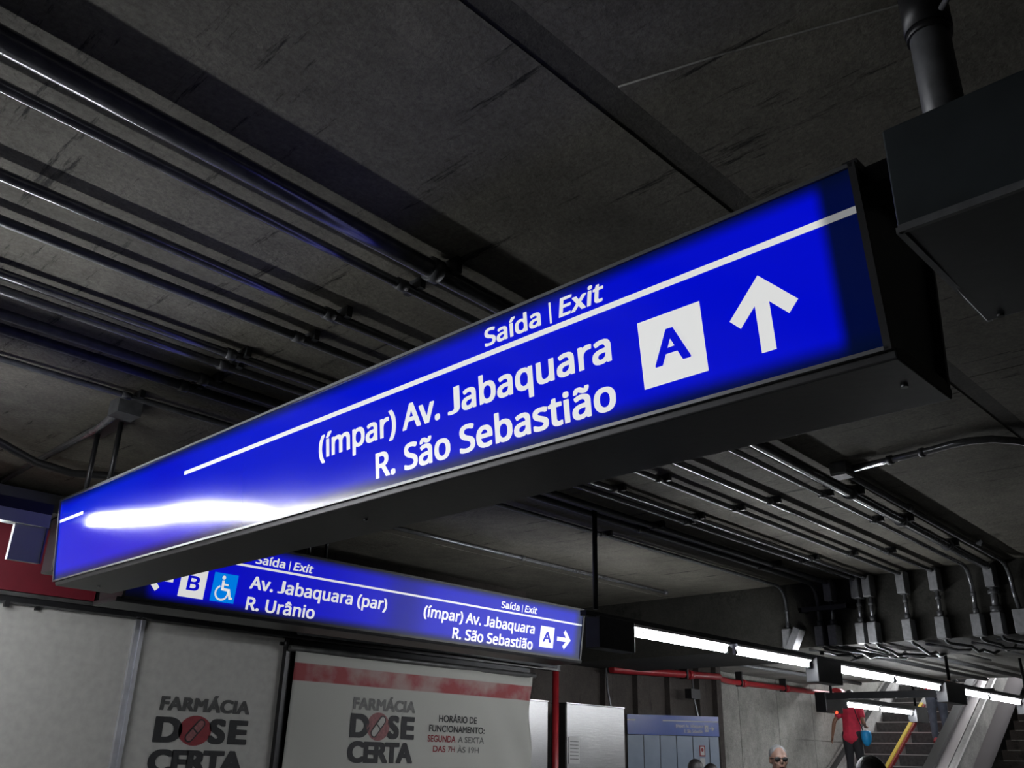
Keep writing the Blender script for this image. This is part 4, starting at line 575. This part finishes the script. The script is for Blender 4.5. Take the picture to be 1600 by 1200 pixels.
b = NB(); bx(b, -5.2, 7.28, YS - .03, YS + .05, 2.425, 2.437); obj('lower_rail', b, 'rail', shop)
b = NB(); bx(b, 1.9, 1.93, YS - .06, YS - .03, 2.40, 2.44); obj('hook', b, 'black', shop)
b = NB(); bx(b, 2.1, 2.13, YS - .03, YS, 2.405, 2.43); obj('hook', b, 'black', shop)
b = NB(); bx(b, 4.05, 6.9, YS + .05, YS + .08, 0.0, 2.44); obj('shutter', b, 'dark', shop)
for xa, xb in ((-5.2, -2.6), (-2.59, 0.0), (0.01, 2.47)):
    b = NB(); bx(b, xa, xb, YS, YS + .04, 2.51, 2.93); obj('fascia_panel', b, 'red', shop, 'deep red fascia panel')
b = NB(); bx(b, 2.47, 7.28, YS + .02, YS + .06, 2.50, 2.93); obj('dark_fascia', b, 'black', shop)
for z in (2.60,):
    b = NB(); tube(b, [(3.4, YS - .04, z), (7.4, YS - .04, z - .02)], 0.016, 8); obj('surface_pipe', b, 'rail', shop)
def logo(x0, x1, zD, hD, zC, hC, zF, hF, fm, parent, worn=False):
    def P(nm, fn, m, lab=None):
        b = NB(); fn(b); return obj(nm, b, m, parent, lab)
    w = x1 - x0
    P('small_lettering', lambda b: text(b, 'B', 'FARMÁCIA', x0 + .02 * w, x1 + .0 * w, zF, hF * 1.08, fm, shear=.05, track=10), 'paleink' if worn else 'greyink', 'pale grey worn word' if worn else 'grey word')
    P('large_lettering', lambda b: text(b, 'B', 'D', x0, x0 + .29 * w, zD, hD, fm), 'ink', 'black letters')
    P('large_lettering', lambda b: text(b, 'B', 'S', x0 + .575 * w, x0 + .76 * w, zD, hD, fm), 'ink', 'black letters')
    P('large_lettering', lambda b: text(b, 'B', 'E', x0 + .79 * w, x1 + .01 * w, zD, hD, fm), 'ink', 'black letters')
    P('large_lettering', lambda b: text(b, 'B', 'CERTA', x0 - .01 * w, x1, zC, hC, fm, track=-12), 'ink', 'black letters')
    cx, cz = x0 + .425 * w, zD + hD * .5
    P('logo_disc', lambda b: disc(b, cx, cz, .175 * w, hD * .60, fm, rot=0.0), 'fadered' if worn else 'redink', 'red oval standing for the letter O')
    fm2 = lambda x, z: fm(x, z) + Vector((0, -0.002, 0)); fm3 = lambda x, z: fm(x, z) + Vector((0, -0.004, 0))
    ang = math.radians(50); L = hD * .36; r = hD * .20
    def capsule(b, L, r, f):
        ca, sa = math.cos(ang), math.sin(ang); pts = []
        for k in range(11): a = -math.pi / 2 + math.pi * k / 10; pts.append((L + r * math.cos(a), r * math.sin(a)))
        for k in range(11): a = math.pi / 2 + math.pi * k / 10; pts.append((-L + r * math.cos(a), r * math.sin(a)))
        flat_poly(b, [(cx + x * ca - y * sa, cz + x * sa + y * ca) for x, y in pts], f)
    P('capsule_outline', lambda b: capsule(b, L, r, fm2), 'ink', 'black outline of a pill capsule')
    P('capsule_fill', lambda b: capsule(b, L, r * .70, fm3), 'fadered' if not worn else 'panel')
    fm4 = lambda x, z: fm(x, z) + Vector((0, -0.006, 0))
    P('capsule_band', lambda b: stroke(b, cx - r * math.sin(ang) * .95, cz + r * math.cos(ang) * .95, cx + r * math.sin(ang) * .95, cz - r * math.cos(ang) * .95, r * .3, fm4), 'ink')
logo(3.045, 3.765, 1.632, .168, 1.432, .155, 1.842, .086, fw, shop)

# ---------------------------------------------------------------- banner on its rod
def sag(x, z):
    u = (x - 4.06) / 2.72
    return 0.010 * math.sin(9 * u + 2.0 * z) + 0.008 * math.sin(23 * u - 5 * z) * u ** 2 + 0.02 * u ** 6 * math.sin(40 * u + 9 * z)
YB = YS - 0.085
fb = lambda x, z: Vector((x, YB - 0.004 + sag(x, z), z))
ban = thing('fabric_banner', 'off-white pharmacy banner with a worn red band, hung from a rod', 'banner', (5.4, YB, 0.4))
m = bpy.data.materials.new('banner_cloth'); m.use_nodes = True; nt = m.node_tree; bs = nt.nodes['Principled BSDF']; bs.inputs['Roughness'].default_value = 0.8
geo = nt.nodes.new('ShaderNodeNewGeometry'); sp = nt.nodes.new('ShaderNodeSeparateXYZ'); nt.links.new(geo.outputs['Position'], sp.inputs[0])
def rr(src, a, c, va, vc):
    r = nt.nodes.new('ShaderNodeMapRange'); r.inputs[1].default_value = a; r.inputs[2].default_value = c; r.inputs[3].default_value = va; r.inputs[4].default_value = vc; nt.links.new(src, r.inputs[0]); return r.outputs[0]
def mm(a, c):
    n_ = nt.nodes.new('ShaderNodeMath'); n_.operation = 'MULTIPLY'; nt.links.new(a, n_.inputs[0]); nt.links.new(c, n_.inputs[1]); return n_.outputs[0]
band = mm(rr(sp.outputs['Z'], 2.105, 2.112, 0, 1), rr(sp.outputs['Z'], 2.238, 2.245, 1, 0))
nz = nt.nodes.new('ShaderNodeTexNoise'); nz.inputs['Scale'].default_value = 3.2; nz.inputs['Detail'].default_value = 8; nt.links.new(geo.outputs['Position'], nz.inputs['Vector'])
band = mm(band, rr(nz.outputs[0], 0.40, 0.56, 0.45, 0.95))
mix = nt.nodes.new('ShaderNodeMix'); mix.data_type = 'RGBA'; nt.links.new(band, mix.inputs['Factor']); mix.inputs['A'].default_value = (0.36, 0.36, 0.325, 1); mix.inputs['B'].default_value = (0.24, 0.03, 0.036, 1)
nt.links.new(mix.outputs['Result'], bs.inputs['Base Color']); M['banner'] = m
b = NB(); NX, NZ = 90, 30; G = [[b.verts.new((4.055 + 2.725 * i / NX, YB + sag(4.055 + 2.725 * i / NX, 0.4 + 1.93 * j / NZ), 0.4 + 1.93 * j / NZ)) for j in range(NZ + 1)] for i in range(NX + 1)]
for i in range(NX):
    for j in range(NZ): f = b.faces.new((G[i][j], G[i + 1][j], G[i + 1][j + 1], G[i][j + 1])); f.smooth = True
o = obj('cloth', b, 'banner', ban); md = o.modifiers.new('thickness', 'SOLIDIFY'); md.thickness = 0.003; md.offset = 1
logo(4.635, 5.320, 1.712, .182, 1.525, .160, 1.925, .086, fb, ban, worn=True)
def lp(s, x0, x1, z, h, m, lab=None):
    b = NB(); text(b, 'C', s, x0, x1, z, h, fb, space=90); obj('hours_lettering', b, m, ban, lab)
lp('HORÁRIO DE', 5.595, 6.05, 1.868, .056, 'ink'); lp('FUNCIONAMENTO:', 5.49, 6.15, 1.786, .054, 'ink')
lp('SEGUNDA', 5.48, 5.80, 1.703, .054, 'redink', 'dark red worn word'); lp('A SEXTA', 5.83, 6.15, 1.703, .052, 'paleink', 'pale worn words')
lp('DAS', 5.545, 5.69, 1.622, .050, 'redink', 'dark red worn word'); lp('7H', 5.72, 5.80, 1.625, .046, 'fadered', 'faded figures'); lp('ÀS 19H', 5.83, 6.09, 1.622, .048, 'paleink', 'pale worn words')
b = NB(); tube(b, [(4.0, YB, 2.345), (6.83, YB, 2.345)], 0.024, 14); tag(obj('banner_rod', b, 'rail', None, loc=(5.4, YB, 2.345)), 'grey round rod holding the top edge of the banner', 'rod')
b = NB(); tube(b, [(4.05, YS - .10, 2.465), (6.0, YS - .10, 2.463), (7.1, YS - .13, 2.45)], 0.017, 10); tag(obj('rail_pipe', b, 'galvdull', None, loc=(5.5, YS - .1, 2.46)), 'thin grey pipe just above the banner rod, under the second sign', 'pipe')

# ---------------------------------------------------------------- cabinets, red pipe, kiosk
def cabinet(x0, x1, y, z, label):
    t = thing('steel_cabinet', label, 'cabinet', ((x0 + x1) / 2, y + .2, 0), 'stainless steel cabinets by the shop')
    b = NB(); bx(b, x0, x1, y + .006, y + .20, 0, z - .004); obj('body', b, 'steel', t)
    b = NB(); bx(b, x0 + .006, x1 - .006, y - .006, y + .006, 0.02, z - .012); d = obj('door', b, 'steel', t, bevel=0.003)
    b = NB(); bx(b, x0, x1, y - .010, y + .205, z - .010, z); obj('top_cap', b, 'galv', t)
    return t, d
cabinet(6.80, 7.12, YS, 2.13, 'narrow brushed steel cabinet between the banner and the red pipe')
t, d = cabinet(7.40, 8.37, YS, 2.13, 'wide brushed steel cabinet between the red pipe and the blue-topped panel')
b = NB(); bx(b, 7.43, 7.60, YS - .012, YS - .006, 1.55, 1.80); nt_ = obj('paper_notice', b, 'whiteink', t, 'small pale paper notice')
for k in range(6):
    b = NB(); bx(b, 7.45, 7.58, YS - .0135, YS - .012, 1.59 + k * .033, 1.598 + k * .033); obj('text_line', b, 'paleink', nt_)
b = NB(); tube(b, [(7.235, YS, 0), (7.235, YS, 2.42)], 0.034, 14); tag(obj('red_pipe', b, 'redpipe', None, loc=(7.235, YS, 0)), 'vertical dark red pipe between the two steel cabinets', 'pipe')
for i, (x, zt, zb) in enumerate([(8.76, 2.60, 2.12), (10.58, 2.61, 2.10)]):
    b = NB(); tube(b, [(x, 6.95, zt), (x + .01, 6.94, (zt + zb) / 2), (x + .03, 6.9, zb), (x + .03, 6.9, 0.1)], 0.014, 8)
    o = obj('drop_pipe', b, 'galv', None, loc=(x, 6.95, zb)); tag(o, ['thin pale pipe dropping behind the wide steel cabinet', 'thin pale pipe dropping behind the blue-topped panel'][i], 'pipe')
b = NB(); bx(b, 10.47, 10.68, 6.90, 7.0, 2.36, 2.48); tag(obj('switch_box', b, 'black', None, loc=(10.58, 6.95, 2.42)), 'small black box on the pipe behind the blue-topped panel', 'box')
# kiosk wall, turned toward the camera
P0 = Vector((9.45, 7.18, 0)); P1 = Vector((10.27, 6.40, 0)); KD = (P1 - P0); KL = KD.length; KD.normalize(); KN = Vector((KD.y, -KD.x, 0))
if KN.dot(Vector((-1, -1, 0))) < 0: KN = -KN
def fk(s, z, off=0.0): return P0 + KD * s + KN * off + Vector((0, 0, z))
kio = thing('wall_panelling', 'grey-blue panelled partition with a blue direction band on top', 'partition', P0 + KD * KL / 2)
def kbox(nm, s0, s1, z0, z1_, d0, d1, m, lab=None, parent=None):
    b = NB(); v = [b.verts.new(fk(s, z, d)) for s in (s0, s1) for d in (d0, d1) for z in (z0, z1_)]
    for f in ((0, 1, 3, 2), (4, 6, 7, 5), (0, 4, 5, 1), (2, 3, 7, 6), (0, 2, 6, 4), (1, 5, 7, 3)): b.faces.new([v[i] for i in f])
    return obj(nm, b, m, parent or kio, lab)
kbox('core', 0.0, KL, 0, 2.10, -.10, -.02, 'black')
for k in range(6):
    s0 = k * KL / 5.6; s1_ = min(KL, (k + 1) * KL / 5.6) - .010
    kbox('panel_strip', s0, s1_, 0.05, 1.885, -.02, 0.0, 'greyblue')
kbox('direction_band', 0, KL, 1.892, 2.12, -.03, 0.012, 'bluepaint', 'blue band with white lettering')
kbox('rule_line', 0, .10, 2.052, 2.064, .012, .014, 'whiteink'); kbox('rule_line', .44, KL - .004, 2.052, 2.064, .012, .014, 'whiteink')
fkk = lambda s, z: fk(s, z, .0145)
b = NB(); text(b, 'A', '(ímpar) Av. Jabaquara', .60, .935, 1.985, .036, fkk); obj('lettering', b, 'whiteink', kio)
b = NB(); text(b, 'A', 'R. São Sebastião', .70, .935, 1.925, .036, fkk); obj('lettering', b, 'whiteink', kio)
kbox('route_square', .955, 1.00, 1.94, 2.015, .0135, .0145, 'whiteink')
b = NB(); text(b, 'A', 'A', .964, .992, 1.957, .042, lambda s, z: fk(s, z, .017)); obj('route_letter', b, 'bluepaint', kio)
b = NB(); arrow(b, 1.075, 1.977, .06, .028, .012, fkk, 0); obj('arrow', b, 'whiteink', kio)
ns = kbox('notice', .88, .95, 1.66, 1.785, 0.0, .004, 'redink', 'small red-framed notice')
kbox('notice_face', .892, .938, 1.675, 1.77, .004, .006, 'whiteink', parent=ns)
b = NB(); disc(b, .915, 1.735, .016, .022, lambda s, z: fk(s, z, .008)); obj('notice_symbol', b, 'redink', ns)
kbox('notice', .885, .945, 1.55, 1.64, 0.0, .003, 'whiteink', 'small white paper')

# red sprinkler main along the far wall
rp = thing('sprinkler_main', 'long red horizontal pipe under the lower ceiling along the concrete wall', 'pipe', (14, 8.2, 2.85))
b = NB(); tube(b, [(8.9, 6.98, 2.60), (11.4, 7.05, 2.70), (12.2, 7.7, 2.80), (13.5, 8.15, 2.82), (17.5, 8.2, 2.86)], 0.045, 14); obj('pipe', b, 'redpipe', rp)
for x, y, z in ((10.6, 7.03, 2.668), (13.9, 8.16, 2.824), (15.4, 8.18, 2.84)):
    b = NB(); tube(b, [(x, y, z), (x + .10, y, z)], 0.062, 14); obj('coupling', b, 'redpipe', rp)
    b = NB(); bx(b, x - .1, x - .07, y - .06, y + .06, z - .06, 3.0); obj('pipe_hanger', b, 'black', rp)
b = NB(); tube(b, [(17.35, 8.18, 2.86), (17.55, 8.18, 2.86)], 0.12, 14); obj('valve', b, 'redpipe', rp)
for i, (y, z) in enumerate([(5.2, 2.95), (4.6, 2.95), (7.3, 2.95)]):
    b = NB(); tube(b, [(9.46, y, z), (16.3, y - .1, z)], 0.03, 10); tag(obj('ceiling_pipe', b, 'galvdull', None, loc=(12, y, z)), ['grey pipe under the lower ceiling, left of the main lamps', 'grey pipe under the lower ceiling, close above the main lamps', 'grey pipe under the lower ceiling, nearest the red pipe'][i], 'pipe', 'pipes under the lower ceiling')

# ================================================================ ESCALATORS AND STAIRS
X0 = 15.0; TN = math.tan(math.radians(30))
def slope_box(nm, x0, x1, y0, y1, o0, o1, m, parent, lab=None, bevel=0):
    b = NB(); z = lambda x, o: (x - X0) * TN + o
    prism(b, [(x0, z(x0, o0)), (x1, z(x1, o0)), (x1, z(x1, o1)), (x0, z(x0, o1))], 'y', y0, y1); return obj(nm, b, m, parent, lab, bevel=bevel)
def escal(name, label, y0, y1, grp=None):
    t = thing(name, label, 'escalator', (X0, (y0 + y1) / 2, 0), grp)
    for k in range(26):
        x = X0 + k * 0.35; z = k * 0.202
        b = NB(); bx(b, x, x + 0.36, y0, y1, z - 0.25, z + 0.202); o = obj('step', b, 'step', t)
        b = NB(); bx(b, x - 0.004, x + 0.03, y0 + .01, y1 - .01, z + 0.188, z + 0.205); obj('step_edge', b, 'nose', o)
    b = NB(); bx(b, X0 - 1.2, X0, y0, y1, 0, 0.02); obj('comb_plate', b, 'galvdull', t)
    return t
er = escal('escalator', 'escalator with a standing rider in jeans, right of the yellow edge', 6.22, 7.30, 'escalators going up')
el = escal('escalator', 'left escalator along the concrete wall, ridden by the person in red', 7.44, 8.10, 'escalators going up')
for (y0, y1, o0, o1, m, p, nm, lab) in [
    (8.10, 8.38, -.3, .34, 'light', el, 'side_skirt', None), (8.20, 8.26, .34, .42, 'rubber', el, 'handrail', None),
    (7.30, 7.44, -.3, .20, 'light', er, 'side_skirt', None),
    (6.12, 6.20, -.3, .90, 'galvdull', er, 'balustrade', None), (6.08, 6.24, .90, .97, 'rubber', er, 'handrail', None),
    (5.90, 6.12, -.3, .88, 'pink', er, 'outer_cladding', 'pale satin metal cladding')]:
    slope_box(nm, X0 - .2 if nm != 'handrail' else X0 + .2, 24, y0, y1, o0, o1, m, p, lab)
slope_box('safety_edge', 16.3, 19.4, 7.33, 7.39, .20, .27, 'yellow', er, 'yellow edge strip'); slope_box('safety_edge', 16.3, 19.4, 7.29, 7.33, .17, .24, 'redpipe', er, 'red edge strip')
#b = NB(); prism(b, [(X0 - 1, -.1), (24, (9) * TN + .85), (24, -.1)], 'y', 5.72, 5.86); b2 = b
b = NB(); prism(b, [(X0 - 1, -.1), (X0 - 1, .35), (24, 9 * TN + .9), (24, 9 * TN + .7)], 'y', 5.72, 5.86)
struct('trim_2', b, 'light', label='grey sloping parapet between escalator and stairs')
slope_box('top_edge', X0 - .8, 24, 5.715, 5.745, .90, .95, 'nose', er, 'bright thin edge of the parapet')
st = thing('staircase', 'dark concrete staircase at the right edge, rising behind the sloping parapet', 'stairs', (X0 + 1, 4.3, 0))
for k in range(28):
    x = X0 + .3 + k * 0.31; z = k * 0.175
    b = NB(); bx(b, x, x + 0.33, 2.9, 5.70, max(0, z - .3), z + 0.175); o = obj('step', b, 'dwall', st)
    b = NB(); bx(b, x - 0.004, x + 0.04, 2.95, 5.60, z + 0.165, z + 0.178); obj('step_edge', b, 'wall', o)
b = NB(); bx(b, 24, 30, 2.9, 8.4, 4.9, 5.1); struct('floor_upper', b, 'floor')

# ================================================================ PEOPLE
def blob(bm, c, r, n=2):
    s = bmesh.ops.create_icosphere(bm, subdivisions=n, radius=1.0)['verts']
    for v in s: v.co = Vector((c[0] + v.co.x * r[0], c[1] + v.co.y * r[1], c[2] + v.co.z * r[2]))
def limb(bm, pts, rs, n=12):
    tube(bm, pts, rs, n)
    for p, r in zip(pts, rs): blob(bm, p, (r, r, r))
def unify(name, bm, m, parent, voxel, label=None, mtx=None, smooth=4):
    """join overlapping shapes into one continuous skin"""
    me = bpy.data.meshes.new('tmp'); bm.to_mesh(me); bm.free()
    o = bpy.data.objects.new('tmp', me); C.objects.link(o)
    r = o.modifiers.new('r', 'REMESH'); r.mode = 'VOXEL'; r.voxel_size = voxel; r.use_smooth_shade = True
    s = o.modifiers.new('s', 'SMOOTH'); s.iterations = smooth; s.factor = 0.5
    dg = bpy.context.evaluated_depsgraph_get(); me2 = bpy.data.meshes.new_from_object(o.evaluated_get(dg)); me2.name = name
    bpy.data.objects.remove(o); bpy.data.meshes.remove(me)
    me2.materials.clear(); me2.materials.append(M[m])
    p = bpy.data.objects.new(name, me2); C.objects.link(p); p.parent = parent
    if label: p['label'] = label
    return p
def person(label, loc, yaw, H, skin, hair, shirt, trouser, shoe, arms=None, legs=None, lean=0.0, glasses=False, sleeves=0.55, fine=False, group=None, look=0.0):
    """figure facing its own +Y; arms/legs: joint positions in metres for a 1.75 m body"""
    k = H / 1.75
    root = thing('person', label, 'person', loc, group); root.rotation_euler = (0, 0, yaw); root.scale = (k, k, k)
    L = lean
    sh = 1.43; hip = 0.93
    top = Vector((0, L, sh))
    arms = arms or {-1: [(-.235, -.01, 1.14), (-.245, .07, .88)], 1: [(.235, -.01, 1.14), (.245, .07, .88)]}
    legs = legs or {-1: [(-.10, .02, .50), (-.11, -.02, .085)], 1: [(.10, .02, .50), (.11, -.02, .085)]}
    # --- body
    b = NB(); hc = Vector((0, L * 1.15 + .025, 1.635))
    blob(b, hc + Vector((0, -.008, .02)), (.074, .094, .095), 3); blob(b, hc + Vector((0, .028, -.045)), (.056, .064, .068), 3)
    blob(b, hc + Vector((0, .052, -.085)), (.032, .030, .026)); blob(b, hc + Vector((0, .096, -.022)), (.013, .019, .020)); blob(b, hc + Vector((0, .088, .0)), (.009, .016, .03))
    blob(b, hc + Vector((0, .080, .018)), (.052, .016, .012)); blob(b, hc + Vector((0, .086, -.060)), (.024, .010, .011))
    for s in (-1, 1):
        blob(b, hc + Vector((s * .074, -.008, -.012)), (.012, .020, .032)); blob(b, hc + Vector((s * .04, .066, -.03)), (.02, .018, .02))
    limb(b, [hc + Vector((0, -.02, -.05)), Vector((0, L * .98 - .01, 1.47))], [.054, .062])
    limb(b, [(0, L * .9, 1.38), (0, L * .6, 1.2), (0, L * .2, 1.04), (0, 0, .95)], [.115, .115, .11, .12]); 
    for s in (-1, 1):
        S = Vector((s * .175, L * .95, 1.405)); E = Vector(arms[s][0]); Wp = Vector(arms[s][1])
        limb(b, [Vector((s * .07, L * .95, 1.41)), S], [.06, .055]); limb(b, [S, (S + E) / 2, E], [.050, .044, .037]); limb(b, [E, E.lerp(Wp, .35), Wp], [.037, .038, .025])
        d = (Wp - E).normalized(); side = Vector((0, 1, 0)) if abs(d.z) > .6 else Vector((1, 0, 0)); side = (side - d * side.dot(d)).normalized(); nrm = d.cross(side)
        palm = Wp + d * .05
        limb(b, [Wp, Wp + d * .035 + side * .012, Wp + d * .085 + side * .018], [.022, .024, .018]); limb(b, [Wp + d * .03 - side * .012, Wp + d * .085 - side * .020], [.021, .016])
        for q, (o_, ln) in enumerate([(.030, .062), (.010, .074), (-.010, .069), (-.028, .052)]):
            p0 = Wp + d * .09 + side * o_; bend = nrm * (-.35 * s)
            p1 = p0 + (d + bend * .4).normalized() * ln * .5; p2_ = p1 + (d + bend * 1.6).normalized() * ln * .5
            limb(b, [p0 - d * .02, p0, p1, p2_], [.0095, .0095, .0088, .0075], 8)
        th = Wp + d * .03 + side * .030
        limb(b, [Wp + d * .02 + side * .015, th + side * .012 + d * .02, th + side * .018 + d * .052], [.013, .0115, .0095], 8)
        Hp = Vector((s * .09, 0, .93)); K = Vector(legs[s][0]); A_ = Vector(legs[s][1])
        limb(b, [Hp, Hp.lerp(K, .4), K], [.088, .080, .056]); limb(b, [K, K.lerp(A_, .35), A_], [.055, .055, .036]); limb(b, [A_ + Vector((0, -.03, -.045)), A_ + Vector((0, .13, -.055))], [.032, .026])
    unify('body', b, skin, root, 0.0075 if fine else 0.011, smooth=3)
    # --- shirt
    b = NB(); limb(b, [(0, L * .9, 1.36), (0, L * .6, 1.18), (0, L * .25, 1.02), (0, 0, .90)], [.135, .135, .138, .14])
    for s in (-1, 1):
        S = Vector((s * .175, L * .95, 1.405)); E = Vector(arms[s][0])
        limb(b, [Vector((s * .05, L * .95, 1.405)), S], [.075, .070]); limb(b, [S, S.lerp(E, sleeves)], [.068, .062])
        limb(b, [(s * .06, L * .9, 1.33), (s * .055, L * .6, 1.18), (s * .05, L * .25, 1.02), (s * .055, 0, .90)], [.125, .118, .122, .132])
    unify('shirt', b, shirt, root, 0.014)
    b = NB()
    for s in (-1, 1):
        Hp = Vector((s * .085, 0, .91)); K = Vector(legs[s][0]); A_ = Vector(legs[s][1])
        limb(b, [Hp + Vector((0, 0, .03)), Hp.lerp(K, .4), K], [.112, .097, .072]); limb(b, [K, K.lerp(A_, .4), A_ + Vector((0, 0, .02))], [.071, .068, .056])
    blob(b, (0, 0, .93), (.15, .125, .09)); unify('trousers', b, trouser, root, 0.015)
    for s in (-1, 1):
        A_ = Vector(legs[s][1]); b = NB()
        limb(b, [A_ + Vector((0, -.045, -.045)), A_ + Vector((0, .05, -.043)), A_ + Vector((0, .15, -.055))], [.040, .042, .030]); limb(b, [A_ + Vector((0, -.02, 0)), A_ + Vector((0, -.02, -.04))], [.042, .042])
        for v in b.verts: v.co.z = max(v.co.z, A_.z - .085)
        unify('shoe', b, shoe, root, 0.010)
    # --- hair
    b = NB(); blob(b, hc + Vector((0, -.016, .030)), (.081, .096, .092), 3)
    if hair == 'hair': blob(b, hc + Vector((0, -.05, -.03)), (.072, .060, .075), 3)
    for v in list(b.verts):
        lim = hc.y + .052 - max(0, (hc.z + .06 - v.co.z)) * .9
        if v.co.y > lim: v.co.y = lim
        if v.co.z < hc.z - .06: v.co.z = hc.z - .06
    unify('hair', b, hair, root, 0.009)
    for s in (-1, 1):
        b = NB(); blob(b, hc + Vector((s * .031, .079, .0)), (.011, .008, .007)); unify_small(b, 'eye', 'whiteink', root)
    b = NB(); blob(b, hc + Vector((0, .0935, -.062)), (.021, .005, .0045)); unify_small(b, 'mouth', 'fadered', root)
    if glasses:
        b = NB()
        for s in (-1, 1):
            blob(b, hc + Vector((s * .033, .088, .0)), (.027, .008, .019)); tube(b, [hc + Vector((s * .06, .082, .006)), hc + Vector((s * .078, .0, .004))], .0035, 6)
        tube(b, [hc + Vector((-.012, .098, .006)), hc + Vector((.012, .098, .006))], .0035, 6)
        unify_small(b, 'sunglasses', 'rubber', root)
    return root
def unify_small(b, nm, m, root):
    me = bpy.data.meshes.new(nm); b.to_mesh(me); b.free(); me.materials.append(M[m])
    for p in me.polygons: p.use_smooth = True
    o = bpy.data.objects.new(nm, me); C.objects.link(o); o.parent = root; return o
def bag(nm, label, c, dims, m, strap=None, cat='bag'):
    t = thing(nm, label, cat, c); b = NB(); blob(b, c, dims, 3)
    for v in b.verts:
        if v.co.z > c[2] + dims[2] * .55: v.co.z = c[2] + dims[2] * .55
    o = obj('pouch', b, m, t)
    for p in o.data.polygons: p.use_smooth = True
    if strap: b = NB(); tube(b, strap, .008, 6); obj('strap', b, 'rubber', t)
    return t
PI = math.pi
toward = lambda x, y: math.atan2(x, -y) + 0.0     # yaw that turns +Y toward the camera at the origin
person('man with short grey hair and black sunglasses in a black shirt, facing the camera', (7.9, 4.33, 0), math.atan2(7.9, -4.33) + .25, 1.755, 'skin1', 'greyhair', 'shirt_black', 'trouser', 'dshoe', glasses=True, fine=True)
person('dark-haired person whose head top shows in front of the blue-topped panel', (7.52, 4.95, 0), -1.0, 1.62, 'skin2', 'hair', 'shirt_black', 'trouser', 'dshoe')
person('dark-haired shorter person just right of the other head before the panel', (8.41, 5.36, 0), -1.3, 1.585, 'skin1', 'hair', 'shirt_navy', 'jeans', 'dshoe')
person('dark-haired person nearest the camera, only the head top showing below the escalator', (4.60, 2.03, 0), -1.1, 1.645, 'skin2', 'hair', 'shirt_black', 'trouser', 'dshoe')
# rider in red, holding the left handrail, blue bag at the right hip
person('person in a red shirt and black trousers riding the left escalator, holding its handrail', (17.0, 7.78, 1.212), -PI / 2, 1.70, 'skin2', 'hair', 'shirt_red', 'trouser', 'dshoe',
       arms={-1: [(-.30, -.06, 1.17), (-.38, -.02, .93)], 1: [(.27, -.05, 1.15), (.20, .16, 1.10)]}, lean=.07)
bag('shoulder_bag', 'bright blue bag at the right hip of the rider in red', (16.96, 7.50, 2.10), (.10, .09, .17), 'bag', [(16.96, 7.55, 2.2), (16.92, 7.62, 2.45), (17.0, 7.70, 2.62)])
person('rider standing in grey-blue jeans and red shoes on the right escalator', (18.45, 6.72, 2.02), -PI / 2 + .5, 1.74, 'skin2', 'hair', 'shirt_navy', 'jeans', 'shoe',
       arms={-1: [(-.26, -.02, 1.15), (-.20, .14, .98)], 1: [(.26, -.02, 1.15), (.20, .14, .98)]})
bag('belt_bag', 'bright red bag held at the waist of the rider in jeans', (18.30, 6.74, 2.98), (.09, .10, .09), 'shirt_red')
person('darkly dressed rider higher up the right escalator, mostly hidden by the lamp row', (20.25, 7.05, 3.232), -PI / 2, 1.68, 'skin2', 'hair', 'shirt_navy', 'trouser', 'dshoe')
